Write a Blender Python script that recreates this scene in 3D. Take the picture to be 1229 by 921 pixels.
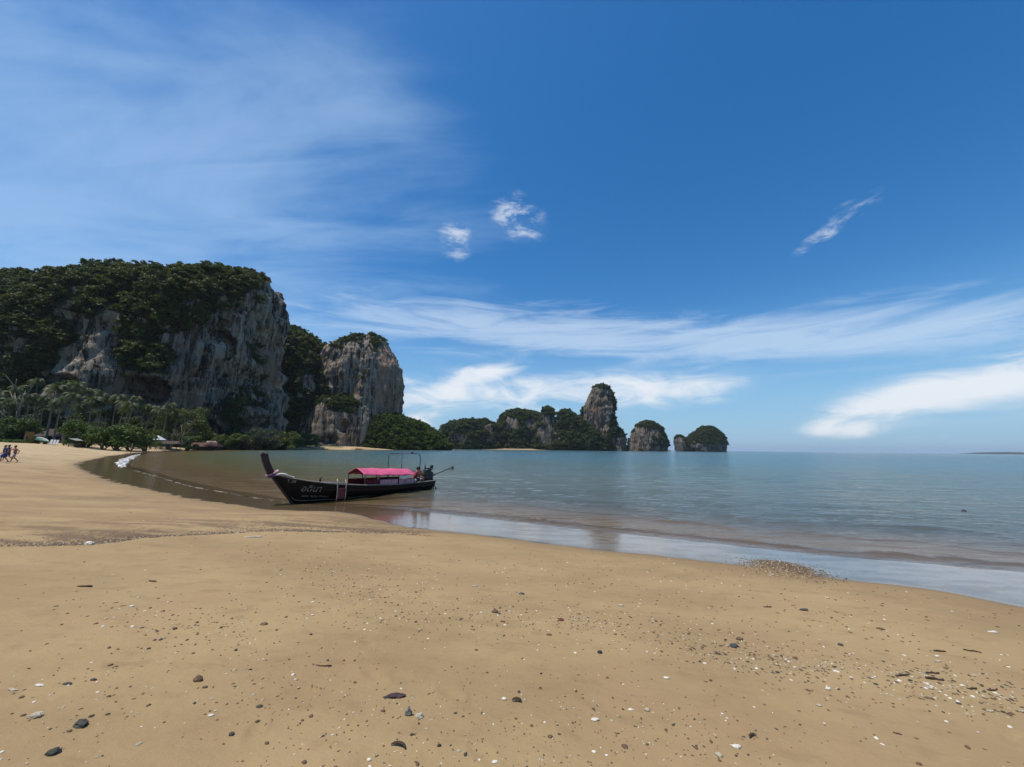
import bpy, bmesh, math, random
import numpy as np
from mathutils import Vector, Matrix

for o in list(bpy.data.objects):
    bpy.data.objects.remove(o, do_unlink=True)
scene = bpy.context.scene
COL = scene.collection
rad = math.radians
rng = np.random.default_rng(7)
random.seed(7)

# ------------------------------------------------------------------ camera
FPX = 461.0                     # focal length in photo pixels (photo 1229 x 921)
EYE = 2.5                       # camera height above the water
PITCH, ROLL = rad(9.6), rad(0.657)
CF = np.array([0, math.cos(PITCH), math.sin(PITCH)])
_R0 = np.array([1.0, 0, 0]); _U0 = np.array([0, -math.sin(PITCH), math.cos(PITCH)])
CR = _R0 * math.cos(ROLL) + _U0 * math.sin(ROLL)
CU = -_R0 * math.sin(ROLL) + _U0 * math.cos(ROLL)
CAM0 = np.array([0, 0, EYE])
cd = bpy.data.cameras.new('camera'); cam = bpy.data.objects.new('camera', cd); COL.objects.link(cam)
cd.sensor_fit = 'HORIZONTAL'; cd.sensor_width = 36.0; cd.lens = 36.0 * FPX / 1229.0
cd.clip_start = 0.05; cd.clip_end = 60000
M = Matrix.Identity(4)
for i in range(3):
    M[i][0] = CR[i]; M[i][1] = CU[i]; M[i][2] = -CF[i]; M[i][3] = CAM0[i]
cam.matrix_world = M
scene.camera = cam

# ------------------------------------------------------------------ light
SUN_EL, SUN_AZ = rad(71), rad(-108)      # azimuth from +Y, negative = to the left
sv = Vector((math.sin(SUN_AZ) * math.cos(SUN_EL), math.cos(SUN_AZ) * math.cos(SUN_EL), math.sin(SUN_EL)))
sd = bpy.data.lights.new('sun', 'SUN'); sd.energy = 4.0; sd.angle = rad(0.53); sd.color = (1.0, 0.95, 0.87)
so = bpy.data.objects.new('sun', sd); COL.objects.link(so)
so.rotation_euler = sv.to_track_quat('Z', 'Y').to_euler(); so.location = (0, 0, 300)

scene.view_settings.view_transform = 'Standard'
scene.view_settings.look = 'None'
scene.view_settings.gamma = 1.0
scene.view_settings.exposure = 0.0
scene.view_settings.use_curve_mapping = False
scene.render.engine = 'CYCLES'
scene.cycles.max_bounces = 8
scene.cycles.transparent_max_bounces = 16
scene.cycles.volume_bounces = 0
scene.cycles.caustics_reflective = False
scene.cycles.caustics_refractive = False
scene.cycles.use_denoising = True

def px_ray(x, y):
    return CF + (x - 614.5) / FPX * CR - (y - 460.5) / FPX * CU
def azel(x, y):
    d = px_ray(x, y); d = d / np.linalg.norm(d)
    return math.atan2(d[0], d[1]), math.asin(d[2])
def at_y(x, y, Y):
    """world point seen at photo pixel (x, y) at forward distance Y"""
    d = px_ray(x, y); return CAM0 + d * (Y / d[1])
def proj(P):
    v = np.asarray(P, float) - CAM0; w = v @ CF
    w = np.where(np.abs(w) < 1e-6, 1e-6, w)
    return 614.5 + FPX * (v @ CR) / w, 460.5 - FPX * (v @ CU) / w, w

# ------------------------------------------------------------------ sky
W = bpy.data.worlds.new('World'); scene.world = W; W.use_nodes = True
nt = W.node_tree; nt.nodes.clear()
def N(tree, typ, **kw):
    n = tree.nodes.new(typ)
    for k, v in kw.items():
        if k.startswith('i_'):
            n.inputs[k[2:].replace('_', ' ')].default_value = v
        else:
            setattr(n, k, v)
    return n
def L(tree, a, b): tree.links.new(a, b)
def math_n(tree, op, a, b=None, c=None, clamp=False):
    n = tree.nodes.new('ShaderNodeMath'); n.operation = op; n.use_clamp = clamp
    for i, v in enumerate((a, b, c)):
        if v is None: continue
        if isinstance(v, (int, float)): n.inputs[i].default_value = v
        else: tree.links.new(v, n.inputs[i])
    return n.outputs[0]
def smooth_n(tree, v, lo, hi, a=0.0, b=1.0):
    n = tree.nodes.new('ShaderNodeMapRange'); n.interpolation_type = 'SMOOTHSTEP'
    tree.links.new(v, n.inputs['Value'])
    n.inputs['From Min'].default_value = lo; n.inputs['From Max'].default_value = hi
    n.inputs['To Min'].default_value = a; n.inputs['To Max'].default_value = b
    return n.outputs[0]
def mix_c(tree, fac, a, b, blend='MIX'):
    n = tree.nodes.new('ShaderNodeMix'); n.data_type = 'RGBA'; n.blend_type = blend
    for idx, v in ((0, fac), (6, a), (7, b)):
        if isinstance(v, (int, float)): n.inputs[idx].default_value = v
        elif isinstance(v, tuple): n.inputs[idx].default_value = v if len(v) == 4 else (*v, 1)
        else: tree.links.new(v, n.inputs[idx])
    return n.outputs[2]

SKY_STRENGTH = 0.1
sky = N(nt, 'ShaderNodeTexSky', sky_type='NISHITA', sun_disc=False, sun_elevation=SUN_EL, sun_rotation=SUN_AZ,
        altitude=0.0, air_density=1.0, dust_density=0.4, ozone_density=3.0)
tc = N(nt, 'ShaderNodeTexCoord')
nrm = N(nt, 'ShaderNodeVectorMath', operation='NORMALIZE'); L(nt, tc.outputs['Generated'], nrm.inputs[0])
sep = N(nt, 'ShaderNodeSeparateXYZ'); L(nt, nrm.outputs[0], sep.inputs[0])
az_n = math_n(nt, 'ARCTAN2', sep.outputs[0], sep.outputs[1])
el_n = math_n(nt, 'ARCSINE', sep.outputs[2])
ae = N(nt, 'ShaderNodeCombineXYZ'); L(nt, az_n, ae.inputs[0]); L(nt, el_n, ae.inputs[1])
# flat cirrus layer coordinates
den = math_n(nt, 'ADD', math_n(nt, 'MAXIMUM', sep.outputs[2], 0.0), 0.12)
cx = math_n(nt, 'DIVIDE', sep.outputs[0], den); cy = math_n(nt, 'DIVIDE', sep.outputs[1], den)
cl = N(nt, 'ShaderNodeCombineXYZ'); L(nt, cx, cl.inputs[0]); L(nt, cy, cl.inputs[1])
def noise_on(tree, vec, scale, detail=6, rough=0.6, loc=(0, 0, 0), rot=0.0, sc=(1, 1, 1), dist=0.0):
    m = N(tree, 'ShaderNodeMapping'); m.inputs['Location'].default_value = loc
    m.inputs['Rotation'].default_value = (0, 0, rot); m.inputs['Scale'].default_value = sc
    L(tree, vec, m.inputs['Vector'])
    n = N(tree, 'ShaderNodeTexNoise'); n.inputs['Scale'].default_value = scale
    n.inputs['Detail'].default_value = detail; n.inputs['Roughness'].default_value = rough
    n.inputs['Distortion'].default_value = dist
    L(tree, m.outputs[0], n.inputs['Vector']); return n.outputs[0]
def blob(x, y, rx, ry, rot=0.0):
    """soft elliptic patch of sky centred at a direction; radii in degrees"""
    a, e = azel(x, y)
    m = N(nt, 'ShaderNodeMapping', vector_type='TEXTURE')
    m.inputs['Location'].default_value = (a, e, 0); m.inputs['Rotation'].default_value = (0, 0, rad(rot))
    m.inputs['Scale'].default_value = (rad(rx), rad(ry), 1)
    L(nt, ae.outputs[0], m.inputs['Vector'])
    g = N(nt, 'ShaderNodeTexGradient', gradient_type='SPHERICAL'); L(nt, m.outputs[0], g.inputs['Vector'])
    return g.outputs['Fac'] if 'Fac' in g.outputs else g.outputs[1]
def addc(*v):
    r = v[0]
    for q in v[1:]: r = math_n(nt, 'ADD', r, q)
    return r
# cirrus veil, everywhere in the sky, thicker in the west (left)
veil_n = noise_on(nt, cl.outputs[0], 1.1, 8, 0.62, loc=(3.1, 0.4, 0), rot=rad(25), sc=(0.6, 1.35, 1), dist=0.6)
veil_f = noise_on(nt, cl.outputs[0], 3.4, 6, 0.55, loc=(1.7, 5.2, 0), rot=rad(30), sc=(0.45, 1.5, 1), dist=0.8)
veil_m = addc(blob(60, 150, 62, 36, -8), math_n(nt, 'MULTIPLY', blob(470, 150, 46, 26, -14), 0.75),
              math_n(nt, 'MULTIPLY', blob(20, 300, 42, 24, 0), 0.75))
veil = smooth_n(nt, addc(math_n(nt, 'MULTIPLY', veil_m, 0.48), math_n(nt, 'MULTIPLY', veil_n, 1.25), math_n(nt, 'MULTIPLY', veil_f, 0.55)), 1.06, 1.80, 0.0, 0.54)
veil = math_n(nt, 'MULTIPLY', veil, smooth_n(nt, veil_m, 0.0, 0.45, 0.28, 1.0))
# thin streak band at mid height
band_n = noise_on(nt, ae.outputs[0], 2.2, 8, 0.62, loc=(0.3, 0.9, 0), rot=rad(-4), sc=(1.6, 12, 1), dist=0.9)
band_m = addc(blob(560, 390, 36, 4.8, 0), math_n(nt, 'MULTIPLY', blob(900, 403, 46, 4.2, -4), 0.95), math_n(nt, 'MULTIPLY', blob(760, 440, 42, 9, 0), 0.35),
              math_n(nt, 'MULTIPLY', blob(1180, 398, 20, 4, -6), 0.5))
band = smooth_n(nt, addc(math_n(nt, 'MULTIPLY', band_m, 0.60), math_n(nt, 'MULTIPLY', band_n, 1.35)), 0.74, 1.38, 0.0, 0.66)
band = math_n(nt, 'MULTIPLY', band, smooth_n(nt, band_m, 0.0, 0.22, 0.0, 1.0))
# bright banks behind the islands and at the right
bank_n = noise_on(nt, ae.outputs[0], 7.0, 9, 0.58, loc=(0.1, 0.2, 0), rot=rad(-12), sc=(1, 3.0, 1), dist=0.9)
bank_m = addc(blob(545, 470, 16, 4.2, 6), blob(590, 445, 7, 1.8, 14), math_n(nt, 'MULTIPLY', blob(680, 470, 14, 3.6, 8), 0.85), math_n(nt, 'MULTIPLY', blob(795, 470, 14, 3.4, 4), 1.0),
              blob(1235, 455, 19, 4.0, 9), math_n(nt, 'MULTIPLY', blob(1090, 482, 10, 1.9, 7), 0.8), math_n(nt, 'MULTIPLY', blob(1005, 516, 5, 1.4, 0), 0.95), math_n(nt, 'MULTIPLY', blob(508, 506, 3.4, 2.2, 0), 0.8))
bank = smooth_n(nt, addc(bank_m, math_n(nt, 'MULTIPLY', math_n(nt, 'MULTIPLY', math_n(nt, 'SUBTRACT', bank_n, 0.5), 2.2), math_n(nt, 'MULTIPLY', bank_m, 2.2, clamp=True))), 0.0, 1.15, 0.0, 0.92)
# small detached wisps
wisp_n = noise_on(nt, ae.outputs[0], 16.0, 8, 0.65, loc=(0.5, 0.1, 0), rot=rad(-35), sc=(0.7, 1.8, 1), dist=0.25)
wisp_m = addc(blob(622, 262, 5.6, 3.6, -20), math_n(nt, 'MULTIPLY', blob(546, 290, 3.4, 3.0, 0), 1.0), math_n(nt, 'MULTIPLY', blob(985, 284, 3.6, 1.0, 24), 0.9), math_n(nt, 'MULTIPLY', blob(1030, 247, 3.2, 1.3, 10), 0.65))
wisp = smooth_n(nt, math_n(nt, 'MULTIPLY', math_n(nt, 'POWER', wisp_m, 0.6), smooth_n(nt, wisp_n, 0.34, 0.72)), 0.05, 0.75, 0.0, 0.75)
# milky haze low over the sea
low = smooth_n(nt, el_n, 0.0, 0.36, 0.80, 0.0)
hsv = N(nt, 'ShaderNodeHueSaturation'); hsv.inputs['Saturation'].default_value = 1.36; hsv.inputs['Value'].default_value = 1.38
L(nt, sky.outputs[0], hsv.inputs['Color'])
c0 = mix_c(nt, low, hsv.outputs[0], (2.5, 4.9, 7.5))
c1 = mix_c(nt, veil, c0, (4.6, 6.6, 9.2))
c2 = mix_c(nt, band, c1, (6.0, 7.4, 9.2))
c3 = mix_c(nt, wisp, c2, (7.0, 7.8, 8.9))
c4 = mix_c(nt, bank, c3, (8.6, 9.0, 9.5))
bg = N(nt, 'ShaderNodeBackground'); bg.inputs['Strength'].default_value = SKY_STRENGTH
L(nt, c4, bg.inputs['Color'])
wo = N(nt, 'ShaderNodeOutputWorld'); L(nt, bg.outputs[0], wo.inputs['Surface'])

# ------------------------------------------------------------------ numpy noise
_perm = np.random.default_rng(3).permutation(512).astype(np.int64)
_grad = np.random.default_rng(4).normal(size=(512, 3)); _grad /= np.linalg.norm(_grad, axis=1)[:, None]
def pnoise(P):
    P = np.asarray(P, float); I = np.floor(P).astype(np.int64); Fr = P - I
    u = Fr * Fr * Fr * (Fr * (Fr * 6 - 15) + 10); out = np.zeros(len(P))
    for dx in (0, 1):
        wx = u[:, 0] if dx else 1 - u[:, 0]
        for dy in (0, 1):
            wy = u[:, 1] if dy else 1 - u[:, 1]
            for dz in (0, 1):
                wz = u[:, 2] if dz else 1 - u[:, 2]
                h = _perm[(_perm[(_perm[(I[:, 0] + dx) & 511] + I[:, 1] + dy) & 511] + I[:, 2] + dz) & 511]
                g = _grad[h]
                out += wx * wy * wz * (g[:, 0] * (Fr[:, 0] - dx) + g[:, 1] * (Fr[:, 1] - dy) + g[:, 2] * (Fr[:, 2] - dz))
    return out * 1.5
def fbm(P, octv=4, gain=0.5, lac=2.03):
    P = np.asarray(P, float); a = 1.0; r = np.zeros(len(P))
    for i in range(octv):
        r += a * pnoise(P + i * 17.3); P = P * lac; a *= gain
    return r
def sstep(x, a, b):
    t = np.clip((x - a) / (b - a), 0, 1); return t * t * (3 - 2 * t)

# ------------------------------------------------------------------ object helpers
def props(o, label=None, cat=None, group=None, kind=None):
    if label: o['label'] = label
    if cat: o['category'] = cat
    if group: o['group'] = group
    if kind: o['kind'] = kind
    return o
def link(o, parent=None):
    COL.objects.link(o)
    if parent: o.parent = parent
    return o
def mesh_np(name, V, F, mat=None, parent=None, origin=(0, 0, 0), smooth=True, attrs=None, mats=None, midx=None):
    """F: (n,4) or (n,3) int array or list of tuples"""
    me = bpy.data.meshes.new(name); V = np.asarray(V, np.float32) - np.asarray(origin, np.float32)
    if isinstance(F, np.ndarray) and F.ndim == 2:
        n, k = F.shape
        me.vertices.add(len(V)); me.vertices.foreach_set('co', V.ravel())
        me.loops.add(n * k); me.loops.foreach_set('vertex_index', F.astype(np.int32).ravel())
        me.polygons.add(n); me.polygons.foreach_set('loop_start', np.arange(0, n * k, k, dtype=np.int32))
        me.update(calc_edges=True)
    else:
        me.from_pydata([tuple(v) for v in V], [], [tuple(f) for f in F])
    if attrs:
        for an, av in attrs.items():
            a = me.attributes.new(an, 'FLOAT', 'POINT'); a.data.foreach_set('value', np.asarray(av, np.float32))
    for m in (mats or ([mat] if mat else [])): me.materials.append(m)
    if midx is not None: me.polygons.foreach_set('material_index', np.asarray(midx, np.int32))
    me.polygons.foreach_set('use_smooth', np.full(len(me.polygons), bool(smooth)))
    me.update(); me.validate()
    o = bpy.data.objects.new(name, me); o.location = origin
    return link(o, parent)
def empty(name, loc=(0, 0, 0), rz=0.0):
    o = bpy.data.objects.new(name, None); o.location = loc; o.rotation_euler = (0, 0, rz); o.empty_display_size = 0.3
    return link(o)
def copy_tree(o, parent=None):
    c = o.copy(); COL.objects.link(c); c.parent = parent
    for ch in o.children: copy_tree(ch, c)
    return c

class MB:
    def __init__(s): s.v = []; s.f = []
    def add(s, V, F):
        b = len(s.v); s.v += [tuple(map(float, q)) for q in V]; s.f += [tuple(int(i) + b for i in f) for f in F]
    def box(s, c, d, R=None):
        V = [Vector((x * d[0] / 2, y * d[1] / 2, z * d[2] / 2)) for x in (-1, 1) for y in (-1, 1) for z in (-1, 1)]
        if R is not None: V = [R @ q for q in V]
        c = Vector(c)
        s.add([q + c for q in V], [(0, 1, 3, 2), (4, 6, 7, 5), (0, 4, 5, 1), (2, 3, 7, 6), (0, 2, 6, 4), (1, 5, 7, 3)])
    def tube(s, pts, r, n=8, cap=True, flat=1.0):
        pts = [Vector(p) for p in pts]; m = len(pts)
        rr = r if isinstance(r, (list, tuple, np.ndarray)) else [r] * m
        V = []; up = Vector((0.013, 0.021, 1))
        for i, p in enumerate(pts):
            t = (pts[min(i + 1, m - 1)] - pts[max(i - 1, 0)]).normalized()
            if abs(t.dot(up)) > 0.98: up = Vector((1, 0.02, 0.01))
            a = t.cross(up).normalized(); b = a.cross(t).normalized()
            for k in range(n):
                w = 2 * math.pi * k / n
                V.append(p + a * (math.cos(w) * rr[i]) + b * (math.sin(w) * rr[i] * flat))
        F = [(i * n + k, i * n + (k + 1) % n, (i + 1) * n + (k + 1) % n, (i + 1) * n + k) for i in range(m - 1) for k in range(n)]
        if cap: F += [tuple(range(n))[::-1], tuple((m - 1) * n + k for k in range(n))]
        s.add(V, F)
    def lathe(s, prof, c=(0, 0, 0), n=16, R=None):
        V = []; c = Vector(c)
        for r, z in prof:
            for k in range(n):
                q = Vector((r * math.cos(2 * math.pi * k / n), r * math.sin(2 * math.pi * k / n), z))
                V.append((R @ q if R is not None else q) + c)
        m = len(prof)
        F = [(i * n + k, i * n + (k + 1) % n, (i + 1) * n + (k + 1) % n, (i + 1) * n + k) for i in range(m - 1) for k in range(n)]
        F += [tuple(range(n))[::-1], tuple((m - 1) * n + k for k in range(n))]
        s.add(V, F)
    def grid(s, fn, nu, nv):
        V = [fn(i / nu, j / nv) for j in range(nv + 1) for i in range(nu + 1)]
        F = [(j * (nu + 1) + i, j * (nu + 1) + i + 1, (j + 1) * (nu + 1) + i + 1, (j + 1) * (nu + 1) + i) for j in range(nv) for i in range(nu)]
        s.add(V, F)
    def ell(s, c, r, nu=14, nv=8):
        s.lathe([(max(1e-3, math.sin(math.pi * j / nv)), -math.cos(math.pi * j / nv)) for j in range(nv + 1)], (0, 0, 0), nu)
        n = nu * (nv + 1); c = Vector(c)
        for i in range(len(s.v) - n, len(s.v)):
            q = s.v[i]; s.v[i] = (q[0] * r[0] + c[0], q[1] * r[1] + c[1], q[2] * r[2] + c[2])
    def build(s, name, mat, parent=None, smooth=False, bevel=0.0, solid=0.0):
        o = mesh_np(name, np.array(s.v), s.f, mat, parent, smooth=smooth)
        if solid:
            md = o.modifiers.new('thick', 'SOLIDIFY'); md.thickness = solid; md.offset = 0
        if bevel:
            md = o.modifiers.new('bevel', 'BEVEL'); md.width = bevel; md.segments = 2; md.limit_method = 'ANGLE'
        return o

# ------------------------------------------------------------------ materials
def new_mat(name):
    m = bpy.data.materials.new(name); m.use_nodes = True; m.node_tree.nodes.clear(); return m, m.node_tree
def basic(name, col, rough=0.6, var=0.25, scale=3.0, spec=0.4, bump=0.0, bscale=None, metal=0.0, dark=None, transl=0.0):
    m, t = new_mat(name)
    o = N(t, 'ShaderNodeOutputMaterial'); p = N(t, 'ShaderNodeBsdfPrincipled')
    c = N(t, 'ShaderNodeTexCoord')
    n = noise_on(t, c.outputs['Object'], scale, 6, 0.6)
    d = dark or tuple(x * (1 - var) for x in col); l = tuple(min(1, x * (1 + var * 0.6)) for x in col)
    cc = mix_c(t, smooth_n(t, n, 0.3, 0.7), d, l)
    L(t, cc, p.inputs['Base Color'])
    p.inputs['Metallic'].default_value = metal; p.inputs['Specular IOR Level'].default_value = spec
    r = smooth_n(t, n, 0.2, 0.8, max(0.03, rough - 0.1), min(1, rough + 0.1)); L(t, r, p.inputs['Roughness'])
    if bump:
        b = N(t, 'ShaderNodeBump'); b.inputs['Strength'].default_value = bump; b.inputs['Distance'].default_value = 0.02
        L(t, noise_on(t, c.outputs['Object'], bscale or scale * 6, 6, 0.65), b.inputs['Height']); L(t, b.outputs[0], p.inputs['Normal'])
    if transl:
        tr = N(t, 'ShaderNodeBsdfTranslucent'); L(t, cc, tr.inputs['Color'])
        mx = N(t, 'ShaderNodeMixShader'); mx.inputs[0].default_value = transl
        L(t, p.outputs[0], mx.inputs[1]); L(t, tr.outputs[0], mx.inputs[2]); L(t, mx.outputs[0], o.inputs['Surface'])
    else:
        L(t, p.outputs[0], o.inputs['Surface'])
    return m
def foliage_mat(name, a, b, c, transl=0.3):
    m, t = new_mat(name)
    o = N(t, 'ShaderNodeOutputMaterial'); oi = N(t, 'ShaderNodeObjectInfo'); g = N(t, 'ShaderNodeNewGeometry'); tx = N(t, 'ShaderNodeTexCoord')
    n = noise_on(t, g.outputs['Position'], 0.045, 4, 0.6)
    n2 = noise_on(t, tx.outputs['Object'], 1.3, 3, 0.6)
    k = mix_c(t, smooth_n(t, oi.outputs['Random'], 0.0, 1.0), a, b)
    k = mix_c(t, smooth_n(t, n, 0.42, 0.66, 0.0, 0.75), k, c)
    k = mix_c(t, math_n(t, 'MULTIPLY', smooth_n(t, n2, 0.4, 0.75), 0.45), k, b)
    d = N(t, 'ShaderNodeBsdfPrincipled'); L(t, k, d.inputs['Base Color']); d.inputs['Roughness'].default_value = 0.55; d.inputs['Specular IOR Level'].default_value = 0.3
    tr = N(t, 'ShaderNodeBsdfTranslucent'); L(t, mix_c(t, 0.5, k, (0.12, 0.16, 0.02)), tr.inputs['Color'])
    mx = N(t, 'ShaderNodeMixShader'); mx.inputs[0].default_value = transl
    L(t, d.outputs[0], mx.inputs[1]); L(t, tr.outputs[0], mx.inputs[2]); L(t, mx.outputs[0], o.inputs['Surface'])
    return m
FOL_JUNGLE = foliage_mat('jungle_leaves', (0.036, 0.058, 0.009), (0.125, 0.138, 0.026), (0.062, 0.092, 0.013))
FOL_BUSH = foliage_mat('shrub_leaves', (0.048, 0.090, 0.011), (0.115, 0.150, 0.024), (0.070, 0.112, 0.014))
FOL_GRASS = foliage_mat('creeper_leaves', (0.060, 0.115, 0.018), (0.095, 0.15, 0.028), (0.07, 0.12, 0.02))
FOL_PALM = foliage_mat('palm_leaves', (0.046, 0.068, 0.018), (0.082, 0.098, 0.030), (0.058, 0.078, 0.022))
FOL_DRY = foliage_mat('dull_leaves', (0.055, 0.065, 0.028), (0.085, 0.085, 0.04), (0.06, 0.07, 0.03))
FOL_FAR = foliage_mat('far_jungle_leaves', (0.036, 0.058, 0.012), (0.088, 0.104, 0.022), (0.056, 0.078, 0.016))
BARK = basic('grey_bark', (0.20, 0.175, 0.14), 0.9, 0.35, 2.0, 0.2, 0.5)
BARK_PALE = basic('pale_dead_wood', (0.27, 0.24, 0.19), 0.85, 0.3, 2.0, 0.2)

def rock_material(name, warm=0.35, bright=1.0):
    m, t = new_mat(name)
    o = N(t, 'ShaderNodeOutputMaterial'); p = N(t, 'ShaderNodeBsdfPrincipled'); g = N(t, 'ShaderNodeNewGeometry')
    pos = g.outputs['Position']
    streak = noise_on(t, pos, 0.30, 7, 0.62, sc=(1, 1, 0.09), dist=0.5)
    fine = noise_on(t, pos, 1.3, 6, 0.65, loc=(7, 3, 1), sc=(1, 1, 0.2), dist=0.4)
    patch = noise_on(t, pos, 0.055, 5, 0.6, loc=(20, 4, 9), sc=(1, 1, 0.6))
    bands = noise_on(t, pos, 0.16, 5, 0.6, loc=(2, 14, 5), sc=(0.35, 0.35, 1.4), dist=0.7)
    b = bright
    col = mix_c(t, smooth_n(t, streak, 0.41, 0.58), (0.034 * b, 0.029 * b, 0.023 * b), (0.34 * b, 0.275 * b, 0.205 * b))
    col = mix_c(t, smooth_n(t, fine, 0.50, 0.64, 0, 0.6), col, (0.48 * b, 0.39 * b, 0.29 * b))
    col = mix_c(t, math_n(t, 'MULTIPLY', smooth_n(t, patch, 0.50, 0.66), math_n(t, 'MULTIPLY', smooth_n(t, bands, 0.4, 0.6), warm)), col, (0.46 * b, 0.27 * b, 0.15 * b))
    col = mix_c(t, math_n(t, 'MULTIPLY', smooth_n(t, bands, 0.55, 0.63), smooth_n(t, fine, 0.47, 0.57, 0, 0.75)), col, (0.66 * b, 0.54 * b, 0.40 * b))
    at = N(t, 'ShaderNodeAttribute', attribute_name='soil'); at2 = N(t, 'ShaderNodeAttribute', attribute_name='ochre')
    col = mix_c(t, math_n(t, 'MULTIPLY', at2.outputs['Fac'], smooth_n(t, streak, 0.3, 0.6, 0.2, 0.65)), col, (0.36 * b, 0.22 * b, 0.14 * b))
    col = mix_c(t, at.outputs['Fac'], col, (0.030, 0.040, 0.014))
    L(t, col, p.inputs['Base Color']); p.inputs['Roughness'].default_value = 0.9; p.inputs['Specular IOR Level'].default_value = 0.2
    bm = N(t, 'ShaderNodeBump'); bm.inputs['Strength'].default_value = 1.0; bm.inputs['Distance'].default_value = 2.6
    L(t, addc2(t, streak, fine), bm.inputs['Height']); L(t, bm.outputs[0], p.inputs['Normal'])
    L(t, p.outputs[0], o.inputs['Surface']); return m
def addc2(t, a, b): return math_n(t, 'ADD', a, math_n(t, 'MULTIPLY', b, 0.5))
ROCK = rock_material('limestone', 0.6, 0.98)
ROCK_FAR = rock_material('far_limestone', 0.5, 0.60)

# ================================================================== the beach
def ext(pts, z): return [tuple((CAM0 + (lambda d: d * ((z - EYE) / d[2]))(px_ray(*q)))[:2]) for q in pts]
W2 = [(20000, -7000), (400, -160), (60, -22), (24, 0.5)] + ext([(1229, 683), (1000, 665), (900, 655), (790, 643), (650, 628), (560, 618), (470, 610), (345, 603),
      (300, 596), (240, 585), (190, 572), (160, 562), (146, 559), (155, 550), (165, 546), (180, 543.5), (260, 540.5)], 0) + \
     [(-136, 298), (-118, 335), (-92, 372), (-63, 408), (-60, 440), (-130, 520), (-190, 690), (-120, 742), (-40, 745), (40, 740), (130, 738), (215, 745), (245, 770), (225, 900),
      (-300, 1500), (-20000, 9000)]
W1 = [(20000, -7010), (400, -163), (60, -25), (21, -2.2)] + ext([(1229, 728), (1100, 705), (985, 693), (900, 680), (800, 668), (700, 658), (600, 645), (470, 630),
      (440, 620), (400, 614), (330, 612), (240, 600), (200, 592), (125, 575), (92, 558), (110, 552), (150, 545), (200, 541.3), (260, 540)], 0.1) + \
     [(-139, 299), (-121, 337), (-94, 374), (-66, 410), (-63, 440), (-133, 520), (-193, 692), (-120, 745), (-40, 748), (40, 743), (130, 741), (213, 748), (242, 771), (222, 900),
      (-300, 1504), (-20000, 9004)]
TIDE = ext([(470, 617), (400, 619), (330, 621), (250, 628), (180, 636), (130, 646), (0, 657), (-250, 672)], 0.75)
def smooth_line(P, k=4):
    P = np.array(P, float); out = []
    for i in range(len(P) - 1):
        p0, p1, p2, p3 = P[max(i - 1, 0)], P[i], P[i + 1], P[min(i + 2, len(P) - 1)]
        if np.linalg.norm(p2 - p1) > 500: out.append(p1); continue
        s0 = min(1, np.linalg.norm(p2 - p1) / (np.linalg.norm(p1 - p0) + 1e-6)); s1 = min(1, np.linalg.norm(p2 - p1) / (np.linalg.norm(p3 - p2) + 1e-6))
        m1 = (p2 - p0) / 2 * s0; m2 = (p3 - p1) / 2 * s1
        for j in range(k):
            t = j / k
            out.append((2 * t ** 3 - 3 * t * t + 1) * p1 + (t ** 3 - 2 * t * t + t) * m1 + (-2 * t ** 3 + 3 * t * t) * p2 + (t ** 3 - t * t) * m2)
    out.append(P[-1]); return np.array(out)
W2s, W1s, TIDEs = smooth_line(W2), smooth_line(W1), smooth_line(TIDE)
def seg_dist(P, line):
    d = np.full(len(P), 1e12); par = np.zeros(len(P))
    for i in range(len(line) - 1):
        a, b = line[i], line[i + 1]; ab = b - a
        t = np.clip(((P - a) @ ab) / (ab @ ab + 1e-12), 0, 1)
        q = P - (a + t[:, None] * ab); dd = (q * q).sum(1); better = dd < d
        d = np.where(better, dd, d); par = np.where(better, i + t, par)
    return np.sqrt(d), par
def inside(P, poly):
    c = np.zeros(len(P), bool); n = len(poly)
    for i in range(n):
        a, b = poly[i], poly[(i + 1) % n]
        if a[1] == b[1]: continue
        cond = ((a[1] > P[:, 1]) != (b[1] > P[:, 1])) & (P[:, 0] < (b[0] - a[0]) * (P[:, 1] - a[1]) / (b[1] - a[1]) + a[0])
        c ^= cond
    return c
def sea_poly(line): return np.vstack([line, [(-20000, 40000), (40000, 40000), (40000, -7000)]])
SP2, SP1 = sea_poly(W2s), sea_poly(W1s)
PROF_D = [0, 4.5, 9, 14, 20, 26, 40, 100, 400, 4000]; PROF_Z = [0.1, 0.46, 0.87, 1.40, 2.15, 2.62, 2.95, 4.0, 7, 9]
GRAVEL = ext([(938, 681)], 0.12)[0]
DENTS = []                                  # worn footprints, scuffs and drag marks
_rd = random.Random(21)
for (tx0, ty0, ta, nst) in ((-3.2, 2.4, 1.2, 8), (0.4, 2.2, 2.4, 7), (3.0, 2.6, 0.5, 8), (-6.5, 5.5, 0.9, 9), (1.6, 4.2, 2.9, 7), (-1.5, 3.2, 0.1, 6)):
    for i in range(nst):
        sgn = 1 if i % 2 else -1
        DENTS.append((tx0 + math.cos(ta) * i * 0.62 - math.sin(ta) * sgn * 0.13, ty0 + math.sin(ta) * i * 0.62 + math.cos(ta) * sgn * 0.13, ta + _rd.uniform(-.2, .2), _rd.uniform(.11, .15), _rd.uniform(.045, .06), _rd.uniform(.006, .016)))
for i in range(34): DENTS.append((_rd.uniform(-7, 7), _rd.uniform(1.8, 7.5), _rd.uniform(0, 3.1), _rd.uniform(.08, .3), _rd.uniform(.03, .09), _rd.uniform(.004, .012)))
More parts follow.
